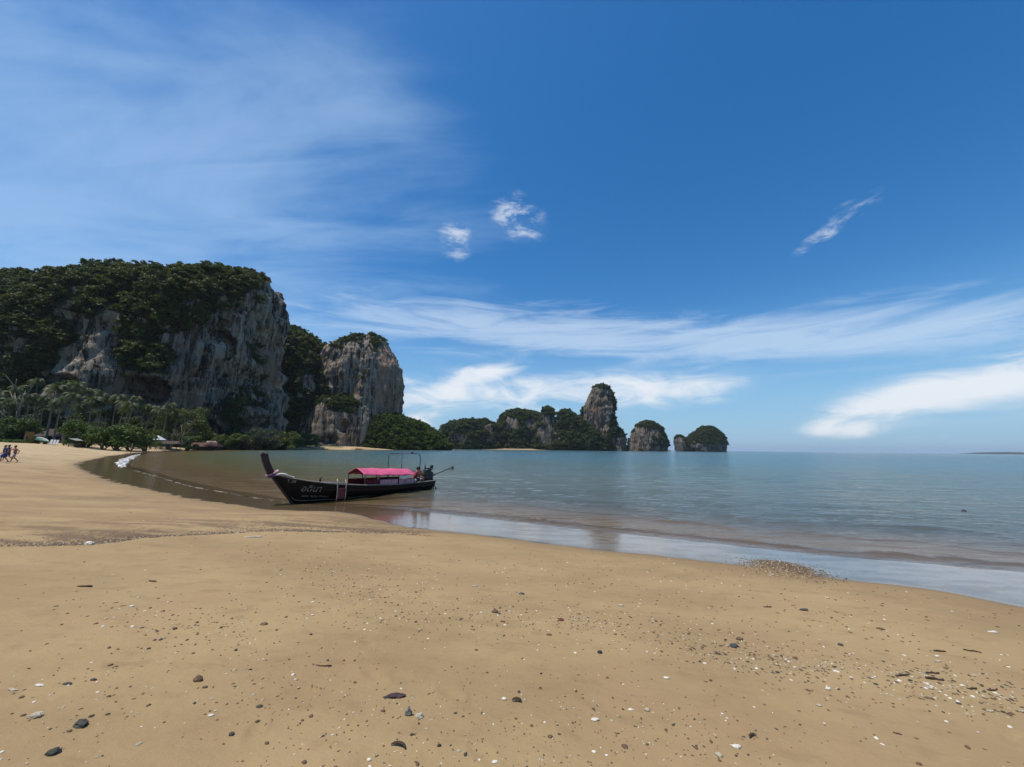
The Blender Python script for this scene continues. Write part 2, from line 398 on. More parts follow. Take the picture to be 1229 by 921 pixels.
def ground_info(X, Y):
    P = np.stack([X, Y], 1)
    d2, par = seg_dist(P, W2s); d1, _ = seg_dist(P, W1s)
    sea2 = inside(P, SP2); sea1 = inside(P, SP1)
    s2 = np.where(sea2, -d2, d2); s1 = np.where(sea1, -d1, d1)          # >0 on land
    z = np.where(sea2, np.maximum(-9.0, -0.045 * d2 - 0.00045 * d2 * d2), np.where(sea1, 0.1 * d2 / (d1 + d2 + 1e-6), np.interp(d1, PROF_D, PROF_Z)))
    return z, s1, s2, par
def ground_z(X, Y, fine=True):
    X = np.atleast_1d(np.asarray(X, float)); Y = np.atleast_1d(np.asarray(Y, float))
    z, s1, s2, par = ground_info(X, Y)
    r = np.hypot(X, Y); land = sstep(s1, -0.5, 2.0)
    Q = np.stack([X, Y, np.zeros_like(X)], 1)
    z = z + land * (0.05 * fbm(Q * 0.23, 3) + 0.30 * sstep(r, 40, 140) * fbm(Q * 0.05, 2))
    td, tp = seg_dist(Q[:, :2], TIDEs)
    z = z + land * 0.03 * np.exp(-(td / 0.35) ** 2)
    gd = np.hypot(X - GRAVEL[0], (Y - GRAVEL[1]))
    z = z + 0.11 * np.exp(-((X - GRAVEL[0]) / 0.48) ** 2 - ((Y - GRAVEL[1]) / 0.50) ** 2)
    if fine:
        f = np.exp(-r / 25.0)
        for (dx, dy, da_, dl, dw, dd) in DENTS:
            ux = (X - dx) * math.cos(da_) + (Y - dy) * math.sin(da_); uy = -(X - dx) * math.sin(da_) + (Y - dy) * math.cos(da_)
            q = (ux / dl) ** 2 + (uy / dw) ** 2
            z = z + land * dd * (-np.exp(-q * 1.6) + 0.55 * np.exp(-((np.sqrt(q) - 1.25) / 0.3) ** 2))
        z = z + f * (0.010 * land + 0.003) * fbm(Q * 1.7, 4) + f * land * 0.004 * fbm(Q * 7, 3)
    return z, s1, s2, td
def hit(px, py):
    """where the photo pixel's ray meets the ground"""
    d = px_ray(px, py); d = d / np.linalg.norm(d)
    t = np.geomspace(1.2, 900, 900); X = d[0] * t; Y = d[1] * t; Z = EYE + d[2] * t
    g = ground_z(X, Y)[0]; i = int(np.argmax(Z <= g))
    lo, hi = t[max(i - 1, 0)], t[i]
    tt = np.linspace(lo, hi, 40); gg = ground_z(d[0] * tt, d[1] * tt)[0]; j = int(np.argmax(EYE + d[2] * tt <= gg)); k = tt[j]
    return np.array([d[0] * k, d[1] * k, gg[j]])

def polar(r0, r1, dr, a_front, da):
    rs = np.concatenate([[0.02, 0.1, 0.2] if r0 < 1 else [], np.exp(np.arange(math.log(r0), math.log(min(r1, 260)), dr)), np.geomspace(260, r1, 60)[0 if r1 <= 260 else 0:]])
    fr = np.arange(-a_front, a_front + 1e-6, da); bk = np.arange(a_front + 4, 360 - a_front - 3.9, 4.0)
    return rs, np.radians(np.concatenate([fr, bk]))
rs, az = polar(0.35, 18000, 0.0125, 66, 0.25)
RR, AA = np.meshgrid(rs, az, indexing='ij'); GX = (RR * np.sin(AA)).ravel(); GY = (RR * np.cos(AA)).ravel()
GZ, S1, S2, TD = ground_z(GX, GY)
nr, na = len(rs), len(az)
ii, jj = np.meshgrid(np.arange(nr - 1), np.arange(na), indexing='ij'); j2 = (jj + 1) % na
GF = np.stack([ii * na + jj, ii * na + j2, (ii + 1) * na + j2, (ii + 1) * na + jj], -1).reshape(-1, 4)
Q = np.stack([GX, GY, np.zeros_like(GX)], 1)
wv = 0.25 * fbm(Q * 0.9, 3) * np.clip(np.hypot(GX, GY) / 12, 0.6, 5)
wet = 1 - sstep(S1 + wv * 0.6, -0.15, 0.28)
damp = 1 - sstep(S1 + wv, 0.1, 1.6)
veg = sstep(S1 + 2.5 * fbm(Q * 0.12, 3), 24, 27.5) * sstep(np.hypot(GX, GY), 30, 50) * (GX < -20)
# band of coarse brown debris on the lake side of the tide line, and in the swash
side = sstep(S1, 0.2, 1.0)
inner = ((TD < 6) & (GY > np.interp(GX, TIDEs[::-1, 0], TIDEs[::-1, 1]))).astype(float)
fb = fbm(np.stack([GX * 0.35, GY * 1.9, GX * 0], 1), 6, 0.62)
tide = inner * np.clip(0.75 * np.exp(-TD / 0.6) + 0.75 * np.exp(-((TD / 4.2) ** 4)), 0, 1) * sstep(fb, -0.30, 0.28)
streaks = sstep(fbm(np.stack([GX * 0.16, GY * 0.55, GX * 0 + 8], 1), 5, 0.6), 0.02, 0.45) * sstep(S1, 0.5, 2.0) * sstep(-GX, 6, 14) * sstep(GY, 8, 13) * sstep(-S1, -16, -8)
tide = np.clip(tide + 0.40 * streaks, 0, 1)
foam_sheen = sstep(GX, -5, 1) * sstep(-S1, 0.05, 0.5) * (S2 > -0.3) * sstep(fbm(np.stack([GX * 0.8, GY * 3.0, GX * 0 + 3], 1), 5, 0.6), -0.5, 0.35)  # right-hand swash: foam residue plus a painted pale sky reflection
tide = np.clip(tide + 0.9 * np.exp(-((GX - GRAVEL[0]) / 0.55) ** 2 - ((GY - GRAVEL[1]) / 0.55) ** 2), 0, 1)

gmask = np.clip(1.5 * np.exp(-((GX - GRAVEL[0]) / 0.50) ** 2 - ((GY - GRAVEL[1]) / 0.52) ** 2), 0, 1)
wet = wet * (1 - 0.75 * gmask) * (1 - 0.6 * sstep(-S2, 0.2, 1.2)); foam_sheen = foam_sheen * (1 - gmask)
def sand_material():
    m, t = new_mat('wet_and_dry_sand')
    o = N(t, 'ShaderNodeOutputMaterial'); p = N(t, 'ShaderNodeBsdfPrincipled'); g = N(t, 'ShaderNodeNewGeometry')
    pos = g.outputs['Position']
    A = lambda nme: N(t, 'ShaderNodeAttribute', attribute_name=nme).outputs['Fac']
    big = noise_on(t, pos, 0.35, 5, 0.6, sc=(1, 1.8, 1)); mid = noise_on(t, pos, 2.6, 5, 0.6, loc=(4, 1, 0), sc=(1, 1.7, 1)); fine = noise_on(t, pos, 55, 4, 0.7); grain = noise_on(t, pos, 260, 2, 0.7)
    col = mix_c(t, smooth_n(t, big, 0.3, 0.7), (0.305, 0.203, 0.096), (0.392, 0.270, 0.128))
    col = mix_c(t, smooth_n(t, noise_on(t, pos, 0.8, 5, 0.65, loc=(9, 2, 0)), 0.48, 0.68, 0, 0.4), col, (0.36, 0.225, 0.115))
    col = mix_c(t, smooth_n(t, mid, 0.50, 0.70, 0, 0.5), col, (0.262, 0.176, 0.080))
    col = mix_c(t, smooth_n(t, fine, 0.56, 0.75, 0, 0.28), col, (0.20, 0.14, 0.08))
    col = mix_c(t, smooth_n(t, grain, 0.58, 0.74, 0, 0.38), col, (0.15, 0.10, 0.06))
    col = mix_c(t, smooth_n(t, grain, 0.40, 0.2, 0, 0.20), col, (0.44, 0.35, 0.23))
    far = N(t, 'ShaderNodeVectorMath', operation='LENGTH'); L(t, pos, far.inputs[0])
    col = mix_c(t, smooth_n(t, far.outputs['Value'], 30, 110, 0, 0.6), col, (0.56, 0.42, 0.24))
    col = mix_c(t, math_n(t, 'MULTIPLY', A('tide'), 0.85), col, (0.135, 0.085, 0.050))
    col = mix_c(t, math_n(t, 'MULTIPLY', A('damp'), 0.55), col, (0.215, 0.138, 0.064))
    col = mix_c(t, math_n(t, 'MULTIPLY', A('wet'), 0.9), col, (0.125, 0.086, 0.045))
    col = mix_c(t, math_n(t, 'MULTIPLY', A('foam_sheen'), 0.5), col, (0.31, 0.275, 0.24))  # bright cloud reflection put into the sand colour, along with thin foam
    col = mix_c(t, A('veg'), col, (0.06, 0.075, 0.025))
    L(t, col, p.inputs['Base Color'])
    L(t, smooth_n(t, A('wet'), 0.15, 0.85, 0.88, 0.10), p.inputs['Roughness'])
    L(t, smooth_n(t, A('wet'), 0.15, 0.85, 0.25, 1.0), p.inputs['Specular IOR Level'])
    b1 = N(t, 'ShaderNodeBump'); b1.inputs['Distance'].default_value = 0.020
    L(t, smooth_n(t, A('wet'), 0.2, 0.9, 0.55, 0.05), b1.inputs['Strength'])
    h = math_n(t, 'ADD', math_n(t, 'MULTIPLY', noise_on(t, pos, 14, 5, 0.6, sc=(1, 1.6, 1)), 1.0), math_n(t, 'ADD', math_n(t, 'MULTIPLY', fine, 0.3), math_n(t, 'MULTIPLY', grain, 0.09)))
    L(t, h, b1.inputs['Height']); L(t, b1.outputs[0], p.inputs['Normal'])
    L(t, p.outputs[0], o.inputs['Surface']); return m
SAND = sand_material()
beach = mesh_np('beach', np.stack([GX, GY, GZ], 1), GF, SAND, attrs={'wet': wet, 'damp': damp, 'veg': veg, 'tide': tide, 'foam_sheen': foam_sheen})
props(beach, 'tan sand beach curving round the bay', None, None, 'structure')

# ================================================================== the sea
wrs, waz = polar(4.5, 18000, 0.0085, 62, 0.25)
RR, AA = np.meshgrid(wrs, waz, indexing='ij'); WX = (RR * np.sin(AA)).ravel(); WY = (RR * np.cos(AA)).ravel()
bz, ws1, ws2, wpar = ground_info(WX, WY)
depth = np.maximum(-bz, 0.0)
WP = np.stack([WX, WY, 0 * WX], 1); wr = np.hypot(WX, WY)
amp = sstep(-ws2, 0.0, 5.0) * np.exp(-wr / 140)
swell = np.zeros_like(WX)
for k, (lam, dirx, diry, a_) in enumerate([(3.4, 0.35, 1, 0.018), (2.1, 0.1, 1, 0.014), (1.25, 0.6, 1, 0.011), (0.75, -0.2, 1, 0.008), (5.6, 0.5, 1, 0.022)]):
    kk = 2 * math.pi / lam; nn = math.hypot(dirx, diry); ph = 5.0 * fbm(WP * (0.5 / lam) + k * 9, 2)
    swell += a_ * np.sin(kk * (WX * dirx + WY * diry) / nn + ph) * np.where(lam < wr * 0.03, 0.25, 1)
alongn = fbm(np.stack([WX * 0.25, WY * 0.25, 0 * WX + 4], 1), 3)
fray = fbm(np.stack([WX * 1.1, WY * 1.1, 0 * WX + 14], 1), 4, 0.6)
lip = 0.055 * np.exp(-((ws2 + 0.34 + 0.35 * alongn + 0.22 * fray) / 0.17) ** 2) * sstep(WX, -8, -1) * np.clip(0.75 + 0.9 * fray, 0.15, 1.3) + 0.022 * np.exp(-((ws2 + 0.2 + 0.2 * alongn) / 0.2) ** 2)
lip2 = 0.05 * np.exp(-((ws2 + 2.3 + 0.9 * alongn) / 0.34) ** 2) * sstep(alongn, -0.35, 0.3) * sstep(wr, 60, 20)
lip3 = 0.06 * np.exp(-((ws2 + 5.2 + 1.6 * alongn) / 0.6) ** 2) * sstep(-alongn, -0.35, 0.3) * sstep(wr, 70, 25)
ripple = 0.006 * sstep(-ws2, -0.1, 0.6) * fbm(np.stack([WX * 1.5, WY * 4.5, 0 * WX], 1), 3) * np.exp(-wr / 40)
WZ = 0.012 + amp * swell + lip + lip2 + lip3 + ripple
nr, na = len(wrs), len(waz)
ii, jj = np.meshgrid(np.arange(nr - 1), np.arange(na), indexing='ij'); j2 = (jj + 1) % na
WF = np.stack([ii * na + jj, ii * na + j2, (ii + 1) * na + j2, (ii + 1) * na + jj], -1).reshape(-1, 4)
keep = (ws2[WF] < 0.55).any(1); WF = WF[keep]
used = np.zeros(len(WX), bool); used[WF.ravel()] = True; remap = np.cumsum(used) - 1
def water_material():
    m, t = new_mat('sea_water')
    o = N(t, 'ShaderNodeOutputMaterial'); g = N(t, 'ShaderNodeNewGeometry'); pos = g.outputs['Position']
    D = N(t, 'ShaderNodeAttribute', attribute_name='depth').outputs['Fac']
    murk = noise_on(t, pos, 0.10, 4, 0.6, sc=(1, 2.2, 1))
    sx = N(t, 'ShaderNodeSeparateXYZ'); L(t, pos, sx.inputs[0])
    clear = smooth_n(t, sx.outputs[0], -14, 2)
    col = mix_c(t, smooth_n(t, D, 0.05, 0.55), (0.23, 0.145, 0.052), (0.125, 0.118, 0.046))
    col2 = mix_c(t, smooth_n(t, D, 0.03, 0.22), (0.20, 0.135, 0.06), (0.125, 0.155, 0.140))
    col = mix_c(t, clear, col, col2)
    col = mix_c(t, smooth_n(t, D, 0.35, 2.2), col, (0.098, 0.155, 0.150))
    col = mix_c(t, smooth_n(t, D, 2.0, 8.0), col, (0.072, 0.172, 0.215))
    col = mix_c(t, smooth_n(t, murk, 0.45, 0.7, 0, 0.35), col, (0.085, 0.118, 0.090))
    opac = math_n(t, 'SUBTRACT', 1.0, math_n(t, 'POWER', 2.718, math_n(t, 'MULTIPLY', D, -3.2)))
    b = N(t, 'ShaderNodeBump'); b.inputs['Distance'].default_value = 0.13; b.inputs['Strength'].default_value = 0.5
    far = N(t, 'ShaderNodeVectorMath', operation='LENGTH'); L(t, pos, far.inputs[0])
    w1 = noise_on(t, pos, 2.2, 5, 0.6, sc=(0.55, 1.5, 1), rot=rad(-14), dist=0.4)
    w2 = noise_on(t, pos, 0.5, 5, 0.6, sc=(0.5, 1.6, 1), rot=rad(-18), dist=0.3)
    w3 = noise_on(t, pos, 0.11, 4, 0.6, sc=(0.4, 1.8, 1), rot=rad(-10))
    h = math_n(t, 'ADD', math_n(t, 'MULTIPLY', w1, 0.7), math_n(t, 'ADD', math_n(t, 'MULTIPLY', w2, 2.0), math_n(t, 'MULTIPLY', w3, 4.0)))
    calm = smooth_n(t, D, 0.0, 0.5, 0.25, 1.0)
    L(t, math_n(t, 'MULTIPLY', calm, 1.0), b.inputs['Strength'])
    L(t, h, b.inputs['Height'])
    tr = N(t, 'ShaderNodeBsdfTransparent'); df = N(t, 'ShaderNodeBsdfDiffuse'); L(t, col, df.inputs['Color'])
    gl = N(t, 'ShaderNodeBsdfGlossy'); gl.inputs['Roughness'].default_value = 0.10; L(t, b.outputs[0], gl.inputs['Normal'])
    fr = N(t, 'ShaderNodeFresnel'); fr.inputs['IOR'].default_value = 1.33; L(t, b.outputs[0], fr.inputs['Normal'])
    body = N(t, 'ShaderNodeMixShader'); L(t, opac, body.inputs[0]); L(t, tr.outputs[0], body.inputs[1]); L(t, df.outputs[0], body.inputs[2])
    mx = N(t, 'ShaderNodeMixShader'); L(t, math_n(t, 'MULTIPLY', fr.outputs[0], 0.90), mx.inputs[0]); L(t, body.outputs[0], mx.inputs[1]); L(t, gl.outputs[0], mx.inputs[2])
    L(t, mx.outputs[0], o.inputs['Surface']); return m
WATER = water_material()
sea = mesh_np('sea', np.stack([WX, WY, WZ], 1)[used], remap[WF], WATER, attrs={'depth': depth[used]})
props(sea, 'calm green and blue sea water of the bay', None, None, 'structure')

# foam along the left wave edge
FOAM = basic('foam', (0.80, 0.78, 0.72), 0.7, 0.12, 8.0, 0.3, 0.4)
FOAM_THIN = basic('thin_tan_foam', (0.34, 0.29, 0.21), 0.6, 0.25, 5.0, 0.4, 0.4)
def lacy(m, scale, lo, hi):
    t = m.node_tree; out = [n for n in t.nodes if n.type == 'OUTPUT_MATERIAL'][0]; src = out.inputs['Surface'].links[0].from_socket
    g = N(t, 'ShaderNodeNewGeometry'); n = noise_on(t, g.outputs['Position'], scale, 6, 0.7); tr = N(t, 'ShaderNodeBsdfTransparent'); mx = N(t, 'ShaderNodeMixShader')
    L(t, smooth_n(t, n, lo, hi), mx.inputs[0]); L(t, tr.outputs[0], mx.inputs[1]); L(t, src, mx.inputs[2]); L(t, mx.outputs[0], out.inputs['Surface'])
lacy(FOAM, 2.0, 0.44, 0.56); lacy(FOAM_THIN, 1.1, 0.40, 0.72)
def foam_strip(name, line, width, height, mat, label, seed):
    P = smooth_line(line, 24); n = len(P); T = np.gradient(P, axis=0); T /= np.linalg.norm(T, axis=1)[:, None]; Nn = np.stack([-T[:, 1], T[:, 0]], 1)
    s = np.concatenate([[0], np.cumsum(np.linalg.norm(np.diff(P, axis=0), axis=1))])
    nz = fbm(np.stack([s * 1.3, s * 0 + seed, s * 0], 1), 4); nz2 = fbm(np.stack([s * 1.1, s * 0 + seed + 9, s * 0], 1), 4)
    rdist = np.hypot(P[:, 0], P[:, 1])
    w = width(s / s[-1]) * np.clip(0.75 + 0.9 * nz, 0.06, 2); m = 6; V = []; F = []
    for i in range(n):
        for j in range(m + 1):
            u = j / m * 2 - 1; q = P[i] + Nn[i] * (u * w[i] + 0.5 * w[i] * nz2[i])
            V.append((q[0], q[1], 0.016 + (1 - u * u) * height * (0.6 + 0.6 * abs(nz[i])) * min(1, w[i] / 0.1) - (0.02 if abs(u) == 1 else 0)))
    F = [(i * (m + 1) + j, (i + 1) * (m + 1) + j, (i + 1) * (m + 1) + j + 1, i * (m + 1) + j + 1) for i in range(n - 1) for j in range(m)]
    o = mesh_np(name, np.array(V), F, mat); return props(o, label, 'foam', None, 'stuff')
foam_strip('foam', ext([(148, 561), (146, 557), (150, 552), (156, 550), (160, 547.5), (168, 545.6)], 0.02), lambda t: 0.22 + 0.55 * np.sin(np.pi * np.clip(t, 0, 1)) ** 0.6, 0.10, FOAM, 'white foam of a small breaking wave', 1)
foam_strip('foam', ext([(162, 565), (190, 572.5), (215, 580), (240, 586), (270, 591), (300, 596.5), (344, 603)], 0.02), lambda t: 0.20 - 0.13 * t, 0.015, FOAM_THIN, 'thin tan foam line reaching the bow of the boat', 5)

# ================================================================== limestone cliffs and islands
def lump(rows, Yc, b0, nu=160, nv=90, ex=2.6, yflat=0.5):
    """a rock body: rows of (photo row, left column, right column) give its width at each height, b0 its half depth in metres"""
    rows = sorted(rows, key=lambda r: -r[0])                   # bottom first
    py = np.array([r[0] for r in rows], float); xl = np.array([r[1] for r in rows], float); xr = np.array([r[2] for r in rows], float)
    py = np.append(py, py[-1] - 0.6); xl = np.append(xl, (xl[-1] * 0.55 + xr[-1] * 0.45)); xr = np.append(xr, (xl[-2] * 0.45 + xr[-1] * 0.55))
    arc = np.concatenate([[0], np.cumsum(np.hypot(np.diff(py), np.maximum(np.abs(np.diff(xl)), np.abs(np.diff(xr))) * 0.8))])
    tt = np.linspace(0, arc[-1], nv)
    ps = np.interp(tt, arc, py); ls = np.interp(tt, arc, xl); rs_ = np.interp(tt, arc, xr)
    ker = np.array([1, 2, 3, 2, 1.0]); ker /= ker.sum()
    for a_ in (ls, rs_):
        pad = np.pad(a_, 2, mode='edge'); a_[2:-2] = np.convolve(pad, ker, 'valid')[2:-2]
    V = np.zeros((nv, nu, 3)); amax = None
    th = np.linspace(0, 2 * np.pi, nu, endpoint=False)
    c, s = np.cos(th), np.sin(th); ux = np.sign(c) * np.abs(c) ** (2 / ex); uy = np.sign(s) * np.abs(s) ** (2 / ex)
    widths = rs_ - ls; wmax = widths.max()
    for j in range(nv):
        A = at_y(ls[j], ps[j], Yc); B = at_y(rs_[j], ps[j], Yc)
        k = (ux + 1) / 2; X = A[0] + (B[0] - A[0]) * k; Z = A[2] + (B[2] - A[2]) * k
        yy = b0 * (widths[j] / wmax) ** yflat * uy
        V[j, :, 0] = X; V[j, :, 1] = Yc + yy; V[j, :, 2] = Z * (1 + np.where(yy < 0, 0.95, 0.2) * yy / Yc)
    V[0, :, 2] = -4
    i0, j0 = np.meshgrid(np.arange(nv - 1), np.arange(nu), indexing='ij'); j1 = (j0 + 1) % nu
    F = np.stack([i0 * nu + j0, i0 * nu + j1, (i0 + 1) * nu + j1, (i0 + 1) * nu + j0], -1).reshape(-1, 4)
    V = V.reshape(-1, 3); top = V[-nu:].mean(0); V = np.vstack([V, top])
    capf = [((nv - 1) * nu + q, (nv - 1) * nu + (q + 1) % nu, len(V) - 1, len(V) - 1) for q in range(nu)]
    return V, F, np.array(capf)
def vnormals(V, F):
    a = V[F[:, 1]] - V[F[:, 0]]; b = V[F[:, 3]] - V[F[:, 0]]; fn = np.cross(a, b); n = np.zeros_like(V)
    for k in range(4): np.add.at(n, F[:, k], fn)
    l = np.linalg.norm(n, axis=1); l[l == 0] = 1
    return n / l[:, None]
def poly_in(px, py, poly): return inside(np.stack([px, py], 1), np.array(poly, float))
def weather(V, F, amp, scale, seed, caves=(), smooth_z=0.28):
    n = vnormals(V, F); Pn = V / scale + seed * 11.7
    vert = 1 - np.abs(n[:, 2])
    flut = fbm(np.stack([Pn[:, 0] * 1.6, Pn[:, 1] * 1.6, Pn[:, 2] * smooth_z], 1), 6, 0.62)
    rid = 1 - np.abs(fbm(np.stack([Pn[:, 0] * 0.9, Pn[:, 1] * 0.9, Pn[:, 2] * 0.25], 1) + 5, 3)) * 2
    gen = fbm(Pn * 0.7, 4)
    crev = np.exp(-(fbm(np.stack([Pn[:, 0] * 1.1, Pn[:, 1] * 1.1, Pn[:, 2] * 0.16], 1) + 77, 3) / 0.07) ** 2)
    led = fbm(np.stack([Pn[:, 0] * 0.5, Pn[:, 1] * 0.5, Pn[:, 2] * 2.2], 1) + 31, 4)
    d = amp * (0.75 * flut * (0.4 + vert) + 0.45 * rid * vert + 0.8 * gen + 0.35 * led * vert - 0.42 - 0.9 * crev * vert)
    V = V + n * d[:, None]
    if len(caves):
        px, py, w = proj(V); front = (n[:, 1] < 0.25)
        for (x, y, rx, ry, dep) in caves:
            wob = 0.35 * fbm(np.stack([px * 0.12, py * 0.12, 0 * px], 1), 3)
            q = ((px - x) / rx) ** 2 + ((py - y) / ry) ** 2
            k = np.where(front, sstep(1.15 - q + wob, 0, 0.7), 0)
            V[:, 1] += k * dep; V[:, 0] += k * dep * 0.12
    return V
cliff_store = {}
def build_cliff(name, label, cat, lumps, mat, amp, scale, bare=(), veg_bias=0.0, caves=(), ochre=(), group=None, bare_soft=0.0, seed=1, veg_slope=0.35, default_veg=True):
    """lumps: list of (rows, Yc, b0, nu, nv, ex). bare: photo polygons where naked rock shows"""
    Vs, Fs, Cs, off = [], [], [], 0
    for k, (rows, Yc, b0, nu, nv, ex) in enumerate(lumps):
        V, F, C = lump(rows, Yc, b0, nu, nv, ex)
        V = weather(V, F, amp * (0.45 if nu < 140 else 1), scale, seed + k, caves)
        Vs.append(V); Fs.append(F + off); Cs.append(C[:, :3] + off); off += len(V)
    V = np.vstack(Vs); F = np.vstack(Fs); C = np.vstack(Cs)
    n = vnormals(V, F); px, py, w = proj(V)
    jit = fbm(V / (scale * 0.55) + 3, 4)
    jx, jy = px + 14 * jit * (amp / w) * 40 / amp, py + 8 * jit * (amp / w) * 40 / amp
    ok = np.ones(len(V)) if default_veg else np.zeros(len(V))
    for poly, val in bare:
        ok = np.where(poly_in(jx, jy, poly) & ((n[:, 1] < 0.6) | (val < -1)), val, ok)
    pat = fbm(V / (scale * 1.1) + 40, 5, 0.6)
    score = ok * 1.0 + 0.55 * (n[:, 2] - veg_slope) + 0.7 * pat + veg_bias
    vegm = sstep(score, 0.42, 0.62)
    och = np.zeros(len(V))
    for poly in ochre: och = np.where(poly_in(px, py, poly), 1.0, och)
    base = np.array([V[:, 0].mean(), V[:, 1].mean(), 0])
    quads = F; tris = np.stack([C[:, 0], C[:, 1], C[:, 2], C[:, 2]], 1)
    ob = mesh_np(name, V, quads, mat, None, base, True, attrs={'soil': vegm, 'ochre': och})
    props(ob, label, cat, group)
    cliff_store[name + str(len(cliff_store))] = ob
    return V, F, n, vegm, ob

# ---- leafy crown prototypes used by the jungle masses
def leaf_cloud(nleaf, blobs, size, r, flat=0.75):
    """leaf faces spread through the shells of several uneven blobs"""
    B = np.array([b[:3] for b in blobs]); Rr = np.array([b[3] for b in blobs]); wts = Rr ** 2 / (Rr ** 2).sum()
    k = r.choice(len(blobs), nleaf, p=wts); d = r.normal(size=(nleaf, 3)); d /= np.linalg.norm(d, axis=1)[:, None]
    d[:, 2] = np.where(d[:, 2] < -0.3, -d[:, 2] * 0.6, d[:, 2])
    rr = Rr[k] * (0.55 + 0.5 * r.random(nleaf) ** 0.5)
    c = B[k] + d * rr[:, None] * np.array([1, 1, flat])
    nrm_ = d + 0.75 * r.normal(size=(nleaf, 3)) + np.array([0, 0, 0.35]); nrm_ /= np.linalg.norm(nrm_, axis=1)[:, None]
    a = np.cross(nrm_, r.normal(size=(nleaf, 3))); a /= np.linalg.norm(a, axis=1)[:, None]; b = np.cross(nrm_, a)
    s = size * (0.6 + 0.8 * r.random(nleaf)); l = s[:, None]
    v0 = c - a * l; v1 = c + b * l * 0.55 - nrm_ * l * 0.1; v2 = c + a * l; v3 = c - b * l * 0.55 - nrm_ * l * 0.1
    V = np.stack([v0, v1, v2, v3], 1).reshape(-1, 3); F = np.arange(nleaf * 4).reshape(-1, 4)
    return V, F
def proto_collection(name, mat, n, nleaf, size, tall=1.0, seed=0):
    c = bpy.data.collections.new(name); r = np.random.default_rng(seed)
    for i in range(n):
        bl = [(0, 0, 0.15 * tall, 0.45)] + [(r.uniform(-.8, .8), r.uniform(-.8, .8), r.uniform(-0.3, .6) * tall, r.uniform(.16, .42)) for _ in range(11)]
        V, F = leaf_cloud(nleaf, bl, size, r)
        me = bpy.data.meshes.new(name); me.from_pydata(V.tolist(), [], F.tolist()); me.materials.append(mat)
        c.objects.link(bpy.data.objects.new('%s_crown' % name, me))
    return c
PC_JUNGLE = proto_collection('jungle', FOL_JUNGLE, 7, 520, 0.13, 1.0, 1)
PC_FAR = proto_collection('far_jungle', FOL_FAR, 4, 170, 0.24, 1.0, 2)
PC_GRASS = proto_collection('creeper', FOL_GRASS, 4, 260, 0.17, 0.6, 3)
PC_BUSH = proto_collection('bushes', FOL_BUSH, 4, 420, 0.14, 0.9, 4)
def scatter_group(coll):
    ng = bpy.data.node_groups.new('scatter_' + coll.name, 'GeometryNodeTree')
    ng.interface.new_socket('Geometry', in_out='INPUT', socket_type='NodeSocketGeometry'); ng.interface.new_socket('Geometry', in_out='OUTPUT', socket_type='NodeSocketGeometry')
    gi = ng.nodes.new('NodeGroupInput'); go = ng.nodes.new('NodeGroupOutput')
    ci = ng.nodes.new('GeometryNodeCollectionInfo'); ci.inputs['Collection'].default_value = coll; ci.inputs['Separate Children'].default_value = True; ci.inputs['Reset Children'].default_value = True
    ip = ng.nodes.new('GeometryNodeInstanceOnPoints'); ip.inputs['Pick Instance'].default_value = True
    def na_(nm, tp):
        q = ng.nodes.new('GeometryNodeInputNamedAttribute'); q.data_type = tp; q.inputs['Name'].default_value = nm; return q.outputs[0]
    L(ng, gi.outputs[0], ip.inputs['Points']); L(ng, ci.outputs[0], ip.inputs['Instance'])
    L(ng, na_('rot', 'FLOAT_VECTOR'), ip.inputs['Rotation']); L(ng, na_('scl', 'FLOAT_VECTOR'), ip.inputs['Scale']); L(ng, na_('pick', 'INT'), ip.inputs['Instance Index'])
    L(ng, ip.outputs[0], go.inputs[0]); return ng
SG = {c.name: scatter_group(c) for c in (PC_JUNGLE, PC_FAR, PC_GRASS, PC_BUSH)}
def scatter(name, label, cat, P, size, coll, seed, flat=(0.8, 1.1)):
    r = np.random.default_rng(seed); n = len(P); me = bpy.data.meshes.new(name)
    base = np.array([P[:, 0].mean(), P[:, 1].mean(), 0.0])
    me.vertices.add(n); me.vertices.foreach_set('co', (P - base).astype(np.float32).ravel())
    rot = np.stack([r.uniform(-.25, .25, n), r.uniform(-.25, .25, n), r.uniform(0, 6.28, n)], 1)
    s = np.stack([size, size, size * r.uniform(flat[0], flat[1], n)], 1)
    for nm, v, tp in (('rot', rot, 'FLOAT_VECTOR'), ('scl', s, 'FLOAT_VECTOR')):
        a = me.attributes.new(nm, tp, 'POINT'); a.data.foreach_set('vector', v.astype(np.float32).ravel())
    a = me.attributes.new('pick', 'INT', 'POINT'); a.data.foreach_set('value', r.integers(0, len(coll.objects), n).astype(np.int32))
    o = bpy.data.objects.new(name, me); o.location = base; link(o)
    md = o.modifiers.new('scatter', 'NODES'); md.node_group = SG[coll.name]
    return props(o, label, cat, None, 'stuff')
def veg_points(V, F, n, vegm, count, seed, back=-0.35):
    r = np.random.default_rng(seed)
    a = V[F[:, 1]] - V[F[:, 0]]; b = V[F[:, 3]] - V[F[:, 0]]; fn = np.cross(a, b); ar = np.linalg.norm(fn, axis=1)
    c = V[F].mean(1); vm = vegm[F].mean(1); fnn = n[F].mean(1)
    tocam = CAM0 - c; tocam /= np.linalg.norm(tocam, axis=1)[:, None]; fac = (fnn * tocam).sum(1)
    px, py, w = proj(c)
    wt = ar * (vm > 0.5) * (fac > back) * (c[:, 2] > 0.5) * (px > -140)
    idx = r.choice(len(F), count, p=wt / wt.sum()); u = r.random((count, 2))
    P = V[F[idx, 0]] + u[:, :1] * a[idx] + u[:, 1:] * b[idx]
    return P, fnn[idx]

